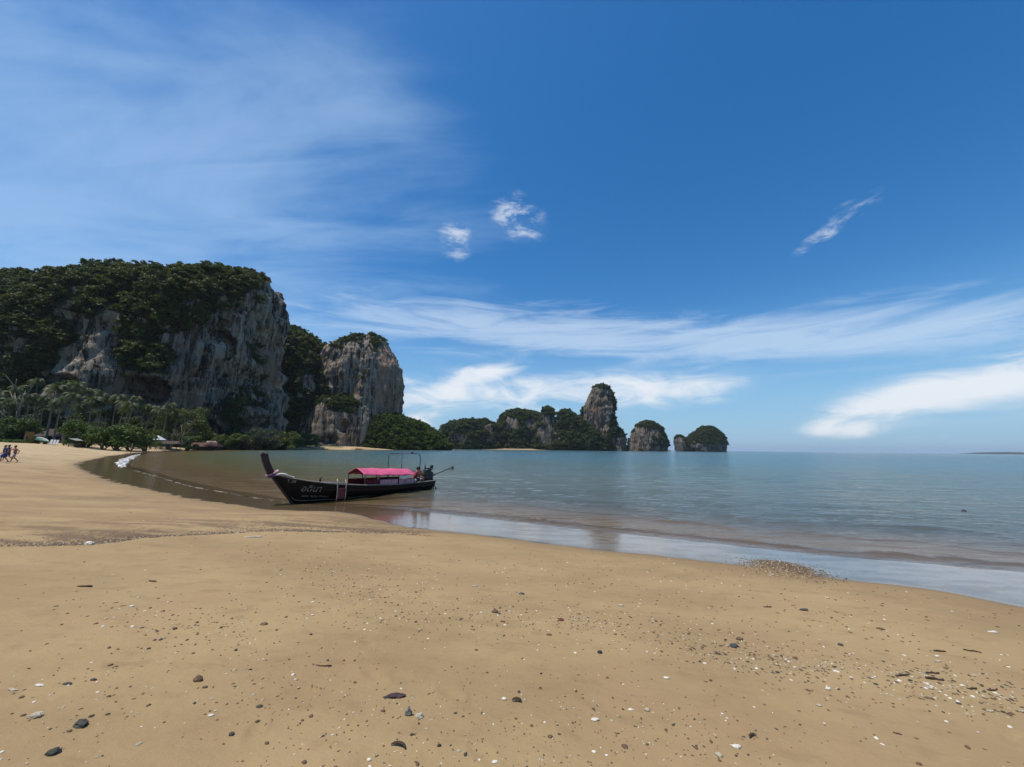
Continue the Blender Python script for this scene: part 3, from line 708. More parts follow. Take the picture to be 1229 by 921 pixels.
# ---- the big cliff on the left
BIG = [([(545, -330, 215), (470, -270, 195), (400, -190, 165), (356, -110, 136), (341, -64, 114), (334, -30, 98), (329, 5, 74), (327.5, 22, 58)], 265, 62, 320, 130, 2.4),
       ([(545, 40, 322), (500, 44, 319), (450, 48, 317), (400, 55, 319), (370, 70, 323), (354, 88, 324), (343, 102, 321), (335, 116, 316), (330, 132, 309), (326.5, 150, 300), (325, 168, 290)], 255, 58, 420, 170, 2.7)]
bare_big = [([(92, 405), (108, 382), (128, 372), (146, 374), (150, 398), (140, 425), (150, 445), (200, 450), (205, 425), (190, 415), (185, 402), (215, 400), (240, 392), (262, 374), (282, 362), (300, 350), (322, 336), (345, 332),
              (352, 540), (60, 540), (40, 500), (52, 470), (60, 440), (75, 425)], -0.02),
            ([(268, 455), (290, 452), (300, 475), (310, 500), (300, 525), (270, 525), (262, 495)], 0.42), ([(314, 346), (420, 340), (420, 560), (322, 560)], -2)]
caves_big = [(178, 470, 26, 17, 34), (152, 462, 16, 12, 20), (268, 415, 14, 17, 14), (255, 405, 7, 10, 5), (75, 458, 17, 9, 7), (240, 520, 26, 16, 9), (300, 508, 22, 9, 6), (210, 500, 16, 10, 6)]
ochre_big = [[(225, 470), (240, 462), (246, 505), (228, 508)], [(312, 410), (333, 405), (335, 470), (312, 470)], [(60, 470), (82, 462), (95, 480), (70, 490)]]
VB = build_cliff('limestone_cliff', 'huge grey limestone cliff with jungle on top at the left end of the bay', 'cliff', BIG, ROCK, 6.6, 21, bare_big, 0.0, caves_big, ochre_big, seed=1)
def jungle(name, label, VV, count, smin, smax, coll, seed, push=0.25, back=-0.35):
    P, nn = veg_points(*VV[:4], count, seed, back); r = np.random.default_rng(seed + 50)
    size = smin * 0.5 + (smax - smin * 0.5) * r.random(count) ** 2.2
    P = P + nn * (size * push)[:, None]; P[:, 2] += size * 0.1
    return scatter(name, label, 'jungle', P, size, coll, seed)
jungle('jungle', 'dark green jungle covering the top and slopes of the huge left cliff', VB, 11000, 1.7, 5.0, PC_JUNGLE, 11, 0.4)

# ---- green shoulder and the sheer headland right of it
MIDR = [([(545, 300, 396), (500, 305, 392), (450, 308, 389), (428, 310, 387), (416, 314, 384), (408, 318, 377), (401, 325, 366), (395, 330, 355), (391, 334, 346)], 385, 45, 150, 100, 2.4)]
VM = build_cliff('limestone_cliff', 'green jungle clad limestone shoulder between the huge cliff and the reddish headland', 'cliff', MIDR, ROCK, 5.0, 24,
                 [([(360, 452), (384, 448), (384, 470), (362, 470)], -0.5)], 0.15, (), (), seed=5)
jungle('jungle', 'dark green jungle on the limestone shoulder in the middle of the cliffs', VM, 2800, 2.2, 5.8, PC_JUNGLE, 12, 0.4)
HEAD = [([(545, 374, 473), (510, 378, 475), (480, 381, 479), (455, 385, 480.5), (440, 387, 477), (430, 389, 472), (420, 393, 468), (412, 400, 465), (406, 410, 460), (402.5, 424, 452)], 400, 36, 260, 130, 2.8),
        ([(545, 346, 448), (520, 350, 450), (505, 356, 450), (495, 362, 447), (485, 371, 441), (477, 380, 432)], 374, 24, 130, 70, 2.6)]
bare_head = [([(380, 425), (396, 405), (420, 392), (470, 392), (490, 420), (490, 450), (485, 545), (345, 545), (352, 500), (380, 485), (388, 480), (398, 472)], -0.05),
             ([(395, 470), (420, 472), (432, 486), (425, 497), (398, 494), (385, 482)], 0.8), ([(420, 425), (440, 420), (446, 450), (430, 460), (418, 445)], 0.3), ([(375, 440), (380, 400), (425, 388), (475, 388), (475, 412), (452, 418), (440, 440), (400, 440)], 0.34)]
VH = build_cliff('limestone_headland', 'sheer grey limestone headland with a reddish right edge and a small cave', 'cliff', HEAD, ROCK, 3.8, 20, bare_head, -0.05,
                 [(411, 512, 5, 9, 12), (395, 528, 9, 6, 7)], [[(452, 415), (490, 420), (490, 512), (450, 500)]], seed=8)
jungle('jungle', 'scattered green jungle growing on the reddish limestone headland', VH, 1400, 0.9, 3.6, PC_JUNGLE, 13, 0.1)
PROM = [([(545, 398, 545), (532, 408, 538), (522, 418, 526), (512, 428, 512), (505, 436, 496), (499, 446, 478)], 385, 26, 120, 60, 2.2)]
VP = build_cliff('wooded_point', 'low wooded rocky point running out below the reddish headland', 'headland', PROM, ROCK, 3.0, 14, (), 0.3, seed=14)
jungle('jungle', 'bright green trees crowding the low wooded point beside the bay', VP, 2600, 1.8, 4.0, PC_BUSH, 14, 0.2)

# ---- far islands
FARH = [([(545, 515, 606), (530, 522, 604), (520, 527, 601), (512, 533, 598), (508, 540, 594), (505.5, 552, 588)], 800, 60, 150, 50, 2.2),
        ([(545, 583, 672), (520, 590, 666), (508, 597, 660), (500, 601, 652), (496, 606, 644), (493.5, 612, 630)], 830, 60, 130, 60, 2.3),
        ([(545, 638, 678), (520, 643, 672), (505, 647.5, 668), (497, 650, 664.5), (492, 653, 661.5), (489.5, 655.5, 659)], 770, 30, 90, 70, 2.4),
        ([(545, 648, 747), (530, 652, 735), (520, 656, 722), (510, 661, 706), (503, 666, 695), (497, 669, 688), (494, 671, 684)], 765, 46, 150, 60, 2.2)]
bare_far = [([(630, 505), (650, 496), (668, 500), (672, 530), (656, 535), (640, 528)], 0.36), ([(580, 512), (590, 508), (594, 530), (576, 532)], 0.42), ([(545, 520), (558, 520), (560, 532), (545, 532)], 0.3), ([(608, 500), (622, 500), (620, 515), (604, 515)], 0.35)]
VF = build_cliff('limestone_hills', 'chain of jungle covered limestone hills across the water, left of the tall pillar', 'hills', FARH, ROCK_FAR, 6.0, 26, bare_far, 0.1, (), (), seed=20)
jungle('jungle', 'green jungle covering the far chain of limestone hills', VF, 7000, 2.4, 6.8, PC_FAR, 15, 0.1)
TOW = [([(545, 699, 753), (530, 700, 749), (520, 700, 745), (510, 700.5, 740.5), (500, 702, 738), (490, 704, 737.5), (480, 706, 737), (472, 709, 735), (466, 712, 731), (463, 715, 727.5), (462, 718, 724.5)], 775, 42, 190, 130, 2.6),
       ([(545, 690, 716), (520, 695, 716), (505, 696.5, 716), (495, 698, 714), (487, 700.5, 712), (480, 704, 710)], 772, 24, 80, 60, 2.4)]
bare_tow = [([(700, 470), (712, 464), (730, 468), (736, 490), (732, 512), (726, 526), (708, 524), (700, 510)], 0.05), ([(735, 525), (752, 525), (752, 545), (738, 545)], 0.3)]
VT = build_cliff('limestone_pillar', 'tall rounded limestone pillar rising highest among the far islands', 'pillar', TOW, ROCK_FAR, 5.2, 24, bare_tow, 0.0, (), [[(712, 490), (722, 490), (724, 525), (712, 525)]], seed=26, veg_slope=0.5)
jungle('jungle', 'green jungle on the crown and skirts of the tall limestone pillar', VT, 2600, 1.6, 4.6, PC_FAR, 16, 0.05)
ISA = [([(545.5, 755, 799), (535, 756, 799.5), (527, 757, 798), (520, 759, 795), (513, 763, 791.5), (509, 767, 788), (506.5, 773, 783)], 905, 38, 150, 90, 2.5)]
VA = build_cliff('limestone_islet', 'dome shaped limestone islet standing alone right of the tall pillar', 'islet', ISA, ROCK_FAR, 3.2, 20, [([(757, 512), (795, 516), (803, 545), (755, 545)], 0.36)], 0.0, (), (), seed=30, veg_slope=0.45)
jungle('jungle', 'green jungle on top of the dome shaped islet', VA, 1700, 1.8, 4.8, PC_FAR, 17, 0.05)
ISB = [([(546, 816, 869), (538, 816, 869.5), (532, 816, 870.5), (526, 826, 868), (520, 833, 864), (515, 839, 859), (512.5, 844, 854)], 1010, 40, 150, 80, 2.5),
       ([(546, 813, 838), (538, 811, 836), (530, 809.5, 827), (526, 810, 821), (523, 812, 817)], 1010, 26, 80, 50, 2.4)]
VI = build_cliff('limestone_islet', 'saddle shaped limestone islet with two humps, farthest right of the islands', 'islet', ISB, ROCK_FAR, 3.2, 20, [([(806, 522), (822, 526), (845, 533), (873, 533), (873, 546), (806, 546)], 0.38)], 0.0, [(833, 541, 2.5, 3, 12)], (), seed=34, veg_slope=0.45)
jungle('jungle', 'green jungle on the two humps of the saddle shaped islet', VI, 1800, 1.8, 4.8, PC_FAR, 18, 0.05)
ROCKS = [([(543, 800.5, 806), (541, 801.5, 805), (540.4, 802.5, 804)], 990, 5, 40, 12, 2.3)]
build_cliff('sea_rock', 'tiny low rock in the gap between the two limestone islets', 'rock', ROCKS, ROCK_FAR, 0.6, 6, (), -2, seed=37)
# ---- low coast on the horizon at the right
CO = [([(547.5, 1140, 1420), (545.6, 1150, 1400), (544.6, 1165, 1380), (543.6, 1180, 1300), (542.8, 1192, 1215)], 7000, 700, 200, 26, 2.2)]
VC = build_cliff('distant_coast', 'faint blue low coast on the horizon at the far right', 'coast', CO, ROCK_FAR, 14, 260, (), 1.2, seed=40)

# ================================================================== trees, palms and shrubs behind the beach
def gz(x, y): return float(ground_z([x], [y], False)[0][0])
def shrub(px, py_top, py_bot, wpx, Y, label, mat, seed, dens=1.0, cat='shrub', group='shrubs behind the beach', name='shrub', trunk=0.0):
    """a leafy shrub standing at forward distance Y under photo column px"""
    r = np.random.default_rng(seed); p0 = at_y(px, py_bot, Y); X = p0[0]; z0 = gz(X, Y)
    h = max(1.2, at_y(px, py_top, Y)[2] - z0); w = wpx / FPX * Y / 2
    t = empty(name, (X, Y, z0 - 0.05)); props(t, label, cat, group)
    nb = 14
    bl = [(r.uniform(-.75, .75) * w, r.uniform(-.6, .6) * w * 0.8, (trunk + (1 - trunk) * r.uniform(0.12, 0.74)) * h, r.uniform(.20, .36) * min(w * 1.3, h * (1 - trunk * 0.6))) for _ in range(nb)]
    bl = [(x, y, min(max(z, q * 0.5), h - q * 0.75), q) for x, y, z, q in bl]
    n = int(min(3600, 260 * dens * nb)); V, F = leaf_cloud(n, bl, 0.20 + 0.0010 * Y, r, 0.85)
    mesh_np('foliage', V, F, mat, t, smooth=False)
    sm = MB()
    for b in bl[:6]:
        sm.tube([(b[0] * 0.1, b[1] * 0.1, 0), (b[0] * 0.5, b[1] * 0.5, b[2] * 0.5), (b[0], b[1], b[2])], [0.16 + 0.012 * h, 0.11, 0.05], 6)
    sm.build('stem', BARK, t, True); return t
def palm_meshes(seed):
    r = np.random.default_rng(seed); V = []; F = []
    nf = 22
    for k in range(nf):
        a = 2 * math.pi * k / nf * 2.4 + r.uniform(-.25, .25); up = r.uniform(-0.35, 1.15); Lf = r.uniform(2.9, 3.9)
        p = np.array([0.0, 0, 0]); dv = np.array([math.cos(a) * math.cos(up), math.sin(a) * math.cos(up), math.sin(up)]); st = Lf / 9; pts = [p]
        for i in range(9):
            dv = dv + np.array([0, 0, -0.17 - 0.02 * i]); dv = dv / np.linalg.norm(dv); p = p + dv * st; pts.append(p)
        sidev = np.array([-math.sin(a), math.cos(a), 0])
        for i in range(1, 10):
            ll = 0.95 * math.sin(math.pi * (0.12 + 0.80 * i / 9.5)) + 0.1; q = pts[i]; fw = pts[i] - pts[i - 1]
            for sd in (-1, 1):
                tip = q + sidev * sd * ll * 0.75 + fw * 0.9 + np.array([0, 0, -0.5 * ll - 0.1 * r.random()])
                b = len(V); V += [q - fw * 0.42, q + fw * 0.42, tip + fw * 0.16, tip - fw * 0.16]; F.append((b, b + 1, b + 2, b + 3))
        b = len(V)
        for i in range(10): V += [pts[i] + sidev * 0.035, pts[i] - sidev * 0.035]
        F += [(b + 2 * i, b + 2 * i + 1, b + 2 * i + 3, b + 2 * i + 2) for i in range(9)]
    me = bpy.data.meshes.new('palm_crown'); me.from_pydata([tuple(v) for v in V], [], F); me.materials.append(FOL_PALM)
    return me
PALM_CROWNS = [palm_meshes(s) for s in (1, 2, 3, 4)]
def palm(bx, by, tx, ty, Y, label, k, sc=1.0):
    p0 = at_y(bx, by, Y); X = p0[0]; z0 = gz(X, Y); top = at_y(tx, ty, Y)
    t = empty('coconut_palm', (X, Y, z0 - 0.05)); props(t, label, 'palm tree', 'coconut palms behind the beach')
    d = np.array([top[0] - X, -0.6 + 0.4 * (k % 3), top[2] - z0]); pts = []; rr = []
    for i in range(9):
        u = i / 8; pts.append((d[0] * u ** 1.35, d[1] * u, d[2] * u)); rr.append(0.24 * (1 - u) ** 2 + 0.15 - 0.03 * u)
    m = MB(); m.tube(pts, rr, 8); m.build('trunk', BARK, t, True)
    c = bpy.data.objects.new('crown', PALM_CROWNS[k % 4]); c.location = d; c.rotation_euler = (0, 0, k * 1.7); c.scale = (sc,) * 3; link(c, t)
    return t
# low creeping green and forest floor behind the sand (masses nobody could count)
def strip_points(n, seed, x0, x1, y0f, y1f, r_=None):
    r = np.random.default_rng(seed); px = r.uniform(x0, x1, n); u = r.random(n); Yd = y0f(px) * (1 - u) + y1f(px) * u
    P = np.array([at_y(x, 520, y) for x, y in zip(px, Yd)]); P[:, 2] = ground_z(P[:, 0], P[:, 1], False)[0]; return P, px
P, px_ = strip_points(2600, 31, -60, 150, lambda x: 96 + 0 * x, lambda x: 128 + 0 * x)
s1_ = ground_info(P[:, 0], P[:, 1])[1]; P = P[s1_ > 25.5]
scatter('ground_cover', 'low bright green creeping plants edging the sand at the far left', 'ground cover', P + [0, 0, 0.05], rng.uniform(0.6, 1.7, len(P)), PC_GRASS, 32, (0.5, 0.9))
P, px_ = strip_points(700, 33, -100, 345, lambda x: np.interp(x, [-100, 0, 150, 345], [150, 150, 170, 232]), lambda x: np.interp(x, [-100, 0, 345], [190, 192, 240]))
sz = rng.uniform(2.0, 4.4, len(P)); P[:, 2] += sz * rng.uniform(0.2, 1.7, len(P))
scatter('forest_undergrowth', 'dark green tangled trees at the foot of the huge cliff behind the palms', 'undergrowth', P, sz, PC_JUNGLE, 34, (0.9, 1.3))

SHR = [(8, 497, 527, 46, 118, 'grey green bush at the left edge of the picture behind the creepers', FOL_BUSH), (20, 511, 528, 24, 118, 'low green bush left of the orange kiosk', FOL_GRASS),
       (92, 506, 528, 34, 121, 'round green bush right of the three white chairs', FOL_BUSH), (106, 500, 530, 46, 117, 'tall leafy green bush right of the small open shelter', FOL_BUSH), (124, 506, 532, 40, 114, 'broad green bush overhanging the sand, left of the thin pole', FOL_BUSH),
       (141, 508, 532, 40, 117, 'dense green bush just left of the thin pole', FOL_BUSH), (158, 507, 532, 40, 123, 'dense green bush behind the thin pole', FOL_BUSH), (176, 508, 532, 36, 130, 'green bush below the white tent roof', FOL_BUSH),
       (205, 484, 522, 44, 168, 'tall dark tree above the open beach bar', FOL_JUNGLE), (228, 482, 522, 46, 178, 'tall spreading dark tree left of the pale boulder', FOL_JUNGLE), (188, 492, 520, 34, 172, 'dark tree behind the white tent roof', FOL_DRY),
       (226, 519, 532, 20, 160, 'small bright green bush beside the bare branching tree', FOL_GRASS), (283, 519, 535, 22, 205, 'dark rounded bush right of the long low hut', FOL_BUSH), (300, 511, 536, 34, 212, 'large dark bush at the foot of the huge cliff, left of a pair', FOL_DRY),
       (322, 512, 536, 38, 220, 'large dark bush at the foot of the huge cliff, right of a pair', FOL_DRY), (345, 512, 537, 28, 235, 'tall dark green bush below the gap between the cliffs', FOL_JUNGLE), (368, 520, 538, 30, 290, 'green bush on the sand left of the headland cave', FOL_BUSH),
       (262, 521, 534, 16, 200, 'small tree growing in front of the long low hut', FOL_BUSH), (60, 484, 512, 30, 150, 'dull green tree standing behind the thatched hut', FOL_DRY), (30, 470, 515, 48, 158, 'broad dull green tree above the orange kiosk', FOL_DRY),
       (-2, 466, 515, 46, 152, 'dull green tree cut by the left edge of the picture', FOL_DRY), (128, 484, 514, 42, 158, 'green tree among the palm trunks above the broad bush', FOL_JUNGLE), (95, 486, 512, 36, 160, 'dark green tree between the leaning palms', FOL_JUNGLE), (152, 492, 514, 30, 165, 'dark green tree left of the white gabled hut', FOL_JUNGLE)]
for i, (a, b, c, w_, Y_, lab, mt) in enumerate(SHR):
    tall = c - b > 26
    shrub(a, b, c, w_, Y_, lab, mt, 100 + i, 0.9, 'tree' if tall and Y_ > 145 else 'shrub', None if False else ('trees behind the beach' if tall and Y_ > 145 else 'shrubs behind the beach'), 'broadleaf_tree' if tall and Y_ > 145 else 'shrub', 0.25 if tall and Y_ > 145 else 0.0)
PALMS = [(57.6, 518, 69, 466, 128, 'leaning palm with the tallest crown, first trunk left of the thatched hut middle'), (66, 519, 76, 478, 126, 'leaning palm in front of the thatched hut, middle of three trunks'),
         (77, 519, 88, 474, 124, 'leaning palm at the right end of the thatched hut'), (93.5, 515, 97, 487, 140, 'short palm behind the round bush right of the white chairs'), (106.5, 515, 111, 480, 142, 'slim palm over the tall leafy bush, left of a pair'),
         (114, 515, 119, 481, 144, 'slim palm over the tall leafy bush, right of a pair'), (140, 515, 153, 484, 146, 'strongly leaning palm left of the white gabled hut'), (146, 515, 157, 486, 142, 'leaning palm just left of the white gabled hut'),
         (169, 515, 172.5, 488, 158, 'upright palm just right of the white gabled hut'), (184, 516, 193, 491, 150, 'leaning palm above the white tent roof'), (176, 515, 180, 489, 162, 'thin palm between the gabled hut and the white tent roof'),
         (40, 516, 44, 456, 150, 'tall palm behind the orange kiosk'), (22, 515, 24, 466, 146, 'palm standing left of the orange kiosk'), (4, 515, 2, 470, 140, 'palm at the left edge of the picture'),
         (48, 516, 52, 478, 145, 'shorter palm behind the left part of the thatched hut'), (127, 515, 131, 478, 155, 'palm rising between the two pairs of leaning palms'), (83, 516, 93, 462, 152, 'tall thin palm behind the right end of the thatched hut'),
         (208, 518, 214, 496, 165, 'small palm beside the open beach bar'), (104, 515, 104, 468, 160, 'tall palm rising highest above the tall leafy bush'), (134, 516, 141, 476, 150, 'palm leaning right over the dense bush left of the thin pole'), (150, 516, 163, 478, 156, 'palm whose crown hangs over the white gabled hut'), (118, 516, 126, 472, 148, 'tall palm leaning right above the broad bush'), (196, 518, 203, 486, 160, 'palm rising right of the white tent roof'), (31, 516, 34, 474, 142, 'palm rising directly behind the orange kiosk'), (12, 516, 14, 482, 134, 'short palm near the left edge of the picture')]
for i, (a, b, c, d, Y_, lab) in enumerate(PALMS): palm(a, b, c, d, Y_, lab, i, 1.0 + 0.12 * math.sin(i * 2.1))
def bare_tree(px, py0, py1, Y, label, seed, mat, spread=0.35):
    r = random.Random(seed); X = at_y(px, py0, Y)[0]; z0 = gz(X, Y); h = at_y(px, py1, Y)[2] - z0
    t = empty('bare_tree', (X, Y, z0 - 0.1)); props(t, label, 'tree', 'bare trees behind the beach')
    tr = MB(); trunk = [(0, 0, 0), (0.06 * h, 0, 0.25 * h), (0.02 * h, 0.02 * h, 0.5 * h), (0.10 * h, 0, 0.75 * h)]
    tr.tube(trunk, [0.022 * h, 0.019 * h, 0.015 * h, 0.010 * h], 8); tr.build('trunk', mat, t, True)
    for k in range(8):
        b = Vector(trunk[1 + k % 3]); dirv = Vector((r.uniform(-1, 1), r.uniform(-.6, .6), r.uniform(0.35, 1))).normalized(); ln = h * r.uniform(0.25, 0.5); br = MB()
        mid = b + dirv * ln * 0.5 + Vector((0, 0, 0.05 * h)); end = b + dirv * ln + Vector((0, 0, 0.12 * h))
        br.tube([b, mid, end], [0.013 * h, 0.009 * h, 0.004 * h], 6)
        br.tube([mid, mid + Vector((r.uniform(-.5, .5), 0, 0.5)).normalized() * ln * 0.4], [0.007 * h, 0.003 * h], 5); br.build('branch', mat, t, True)
bare_tree(14, 516, 460, 136, 'pale bare dead tree standing left of the orange kiosk', 1, BARK)
bare_tree(216, 534, 508, 150, 'bare branching grey tree on the sand edge beside the beach bar', 2, BARK)

# ================================================================== huts and beach furniture
THATCH = basic('grey_thatch', (0.095, 0.075, 0.062), 0.95, 0.35, 3.0, 0.1, 0.8, 30)
WOOD_DK = basic('dark_timber', (0.05, 0.036, 0.026), 0.8, 0.3, 4)
WOOD_OR = basic('orange_timber', (0.36, 0.17, 0.05), 0.7, 0.25, 2)
WHITE = basic('white_paint', (0.75, 0.74, 0.70), 0.6, 0.1, 2)
PALE_WALL = basic('weathered_white_wall', (0.55, 0.53, 0.47), 0.8, 0.2, 2)
MAROON = basic('maroon_roof', (0.10, 0.040, 0.030), 0.8, 0.3, 2)
GREY_ROOF = basic('grey_sheet_roof', (0.32, 0.32, 0.31), 0.6, 0.2, 2)
GREEN_P = basic('green_boat_paint', (0.07, 0.15, 0.10), 0.5, 0.3, 2)
def place(px, Y): X = at_y(px, 520, Y)[0]; return (X, Y, gz(X, Y))
def hip_roof(m, w, d, z0, z1, over=0.0, ridge=0.5):
    a, b, rr = w / 2, d / 2, w / 2 * ridge
    m.add([(-a, -b, z0), (a, -b, z0), (a, b, z0), (-a, b, z0), (-rr, 0, z1), (rr, 0, z1)], [(0, 1, 5, 4), (1, 2, 5), (2, 3, 4, 5), (3, 0, 4), (3, 2, 1, 0)])
def hut(name, px, Y, w, d, hw, hr, roofm, wallm, label, cat='hut', ridge=0.5, open_=False, door=True):
    t = empty(name, place(px, Y)); props(t, label, cat)
    if not open_:
        m = MB(); m.box((0, 0, hw / 2), (w * 0.82, d * 0.8, hw)); m.build('wall', wallm, t)
        if door:
            m = MB(); m.box((0.05 * w, -d * 0.4 - 0.03, hw * 0.42), (0.9, 0.06, hw * 0.8)); m.build('door', WOOD_DK, t)
            m = MB(); m.box((-0.22 * w, -d * 0.4 - 0.03, hw * 0.55), (1.1, 0.06, 0.8)); wn = m.build('window', WOOD_OR, t)
            m = MB(); m.box((-0.22 * w, -d * 0.4 - 0.07, hw * 0.55), (0.9, 0.04, 0.6)); m.build('pane', WOOD_DK, wn)
    for sx in (-1, -0.33, 0.33, 1):
        m = MB(); m.tube([(sx * w * 0.46, -d * 0.46, 0), (sx * w * 0.46, -d * 0.46, hw + 0.1)], 0.1, 6); m.build('post', WOOD_DK, t)
    m = MB(); hip_roof(m, w, d, hw, hw + hr, ridge=ridge); m.build('roof', roofm, t); return t
hut('thatched_hut', 67, 131, 9.0, 6.0, 2.0, 2.6, THATCH, WOOD_DK, 'grey brown thatched hut behind the leaning palm trunks')
hut('long_hut', 249, 186, 14.0, 5.0, 1.7, 1.9, MAROON, WOOD_DK, 'long low hut with a dark maroon roof at the foot of the huge cliff', ridge=0.85)
hut('beach_bar', 208, 158, 9, 5, 2.6, 1.2, THATCH, WOOD_OR, 'open beach bar on dark posts under the tall dark tree', 'bar', ridge=0.7, open_=True)
t = hut('gabled_hut', 161.5, 163, 3.4, 3.4, 1.4, 3.3, PALE_WALL, PALE_WALL, 'small pale gabled hut with a steep pointed roof among the palms', ridge=0.05)
t.location.z += 2.4
m = MB(); m.box((0, 0, -1.2), (3.6, 3.6, 2.4)); m.build('plinth', WOOD_DK, t)
tent = empty('tent', place(190, 140)); props(tent, 'white peaked tent roof right of the dense bushes', 'tent')
m = MB(); hip_roof(m, 3.8, 3.4, 4.0, 5.6, ridge=0.12); m.build('roof', WHITE, tent)
for sx in (-1, 1):
    for sy in (-1, 1):
        m = MB(); m.tube([(sx * 1.7, sy * 1.5, 0), (sx * 1.7, sy * 1.5, 4.05)], 0.06, 6); m.build('post', GREY_ROOF, tent)
k = empty('kiosk', place(36, 112)); props(k, 'narrow orange brown wooden kiosk left of the overturned boat', 'kiosk')
m = MB(); m.box((0, 0, 1.75), (1.3, 1.2, 2.9)); m.build('wall', WOOD_OR, k, bevel=0.03)
m = MB(); m.box((0.15, -0.62, 1.2), (0.6, 0.05, 1.7)); m.build('door', WOOD_DK, k)
m = MB(); m.box((0, 0, 3.27), (1.5, 1.4, 0.14)); m.build('roof', MAROON, k)
for sx in (-1, 1):
    m = MB(); m.box((sx * 0.6, -0.4, 0.15), (0.14, 0.14, 0.32)); m.build('leg', WOOD_DK, k)
# overturned green boat with a white rail
ob = empty('overturned_boat', place(52, 112), rad(-8)); props(ob, 'green overturned boat with a white rim beside the orange kiosk', 'boat')
m = MB(); m.grid(lambda u, v: ((u - 0.5) * 5.0, math.cos(v * math.pi) * 0.9 * math.sin(math.pi * min(1, max(0.02, u))) ** 0.6, 0.6 + 0.8 * math.sin(v * math.pi) * math.sin(math.pi * min(1, max(0.02, u))) ** 0.5 + 0.9 * (1 - u) ** 1.5), 24, 10); m.build('hull', GREEN_P, ob, True, solid=0.05)
m = MB(); m.tube([((u - 0.5) * 5.0, 0, 0.63 + 0.8 * math.sin(math.pi * min(1, max(0.02, u))) ** 0.5 + 0.9 * (1 - u) ** 1.5) for u in np.linspace(0, 1, 16)], 0.11, 6); m.build('keel', WHITE, ob, True)
for q in (-1.6, 1.6):
    m = MB(); m.box((q, 0, 0.45 + (0.5 if q < 0 else 0)), (0.2, 1.2, 0.9 + (1.0 if q < 0 else 0))); m.build('trestle', WOOD_DK, ob)
def chair(px, Y, lab):
    t = empty('beach_chair', place(px, Y)); props(t, lab, 'chair', 'white chairs in front of the thatched hut')
    m = MB(); m.box((0, 0, 0.45), (0.56, 0.6, 0.07)); m.build('seat', WHITE, t, bevel=0.02)
    m = MB(); m.box((0, 0.3, 0.95), (0.56, 0.07, 1.0), Matrix.Rotation(rad(-12), 3, 'X')); m.build('backrest', WHITE, t, bevel=0.02)
    for sx in (-1, 1):
        for sy in (-1, 1):
            m = MB(); m.box((sx * 0.24, sy * 0.25, 0.22), (0.06, 0.06, 0.46)); m.build('leg', WHITE, t)
        m = MB(); m.box((sx * 0.27, 0, 0.68), (0.07, 0.55, 0.05)); m.build('armrest', WHITE, t)
    t.scale = (1.05, 1.05, 1.05); t.location.z += 0.2
for px, lab in ((62.3, 'left one of three white chairs on the green below the palms'), (66, 'middle one of three white chairs on the green below the palms'), (69.6, 'right one of three white chairs on the green below the palms')): chair(px, 104, lab)
sh = empty('open_shelter', place(94, 112)); props(sh, 'small open shelter with a tilted pale roof beside the leafy bush', 'shelter')
m = MB(); m.box((0, 0, 2.15), (2.5, 2.2, 0.1), Matrix.Rotation(rad(14), 3, 'Y')); m.build('roof', GREY_ROOF, sh)
for sx in (-1, 1):
    for sy in (-1, 1):
        m = MB(); m.box((sx * 1.05, sy * 0.9, 1.05 - sx * 0.13), (0.12, 0.12, 2.1 - sx * 0.26)); m.build('post', WOOD_DK, sh)
m = MB(); m.box((0, 0.6, 0.5), (2.0, 0.5, 1.0)); m.build('bench', WOOD_DK, sh)
po = empty('pole', place(161, 101)); props(po, 'thin pale upright pole with a short crosspiece on the sand edge', 'pole')
zz = 2.6; m = MB(); m.tube([(0, 0, -0.2), (0.03, 0, zz)], [0.09, 0.06], 7); m.build('post', BARK_PALE, po, True)
m = MB(); m.tube([(0, 0, zz * 0.45), (1.2, 0, zz * 0.82)], [0.05, 0.02], 6); m.build('crosspiece', BARK_PALE, po, True)
BOULD = basic('pale_boulder', (0.36, 0.29, 0.23), 0.9, 0.3, 0.4, 0.2, 0.6, 2)
def ico(sub, seed, jag=0.25, sc=(1, 1, 1), freq=1.4):
    bm = bmesh.new(); bmesh.ops.create_icosphere(bm, subdivisions=sub, radius=1); V = np.array([v.co[:] for v in bm.verts]); F = np.array([[v.index for v in f.verts] for f in bm.faces]); bm.free()
    V = V * (1 + jag * fbm(V * freq + seed * 7.7, 3))[:, None] * np.array(sc); return V, F
for i, (px, py, Y, w_, h_, lab) in enumerate([(256, 514, 196, 7, 3.0, 'large pale pinkish boulder above the long low hut')]):
    V, F = ico(4, 60 + i, 0.35, (w_ / 2, w_ / 2.4, h_)); c = at_y(px, py, Y)
    c[2] = gz(c[0], c[1]) + h_ * 0.55
    o = mesh_np('boulder', V + c, F, BOULD if i == 0 else ROCK, None, (c[0], c[1], gz(c[0], c[1]))); props(o, lab, 'boulder')

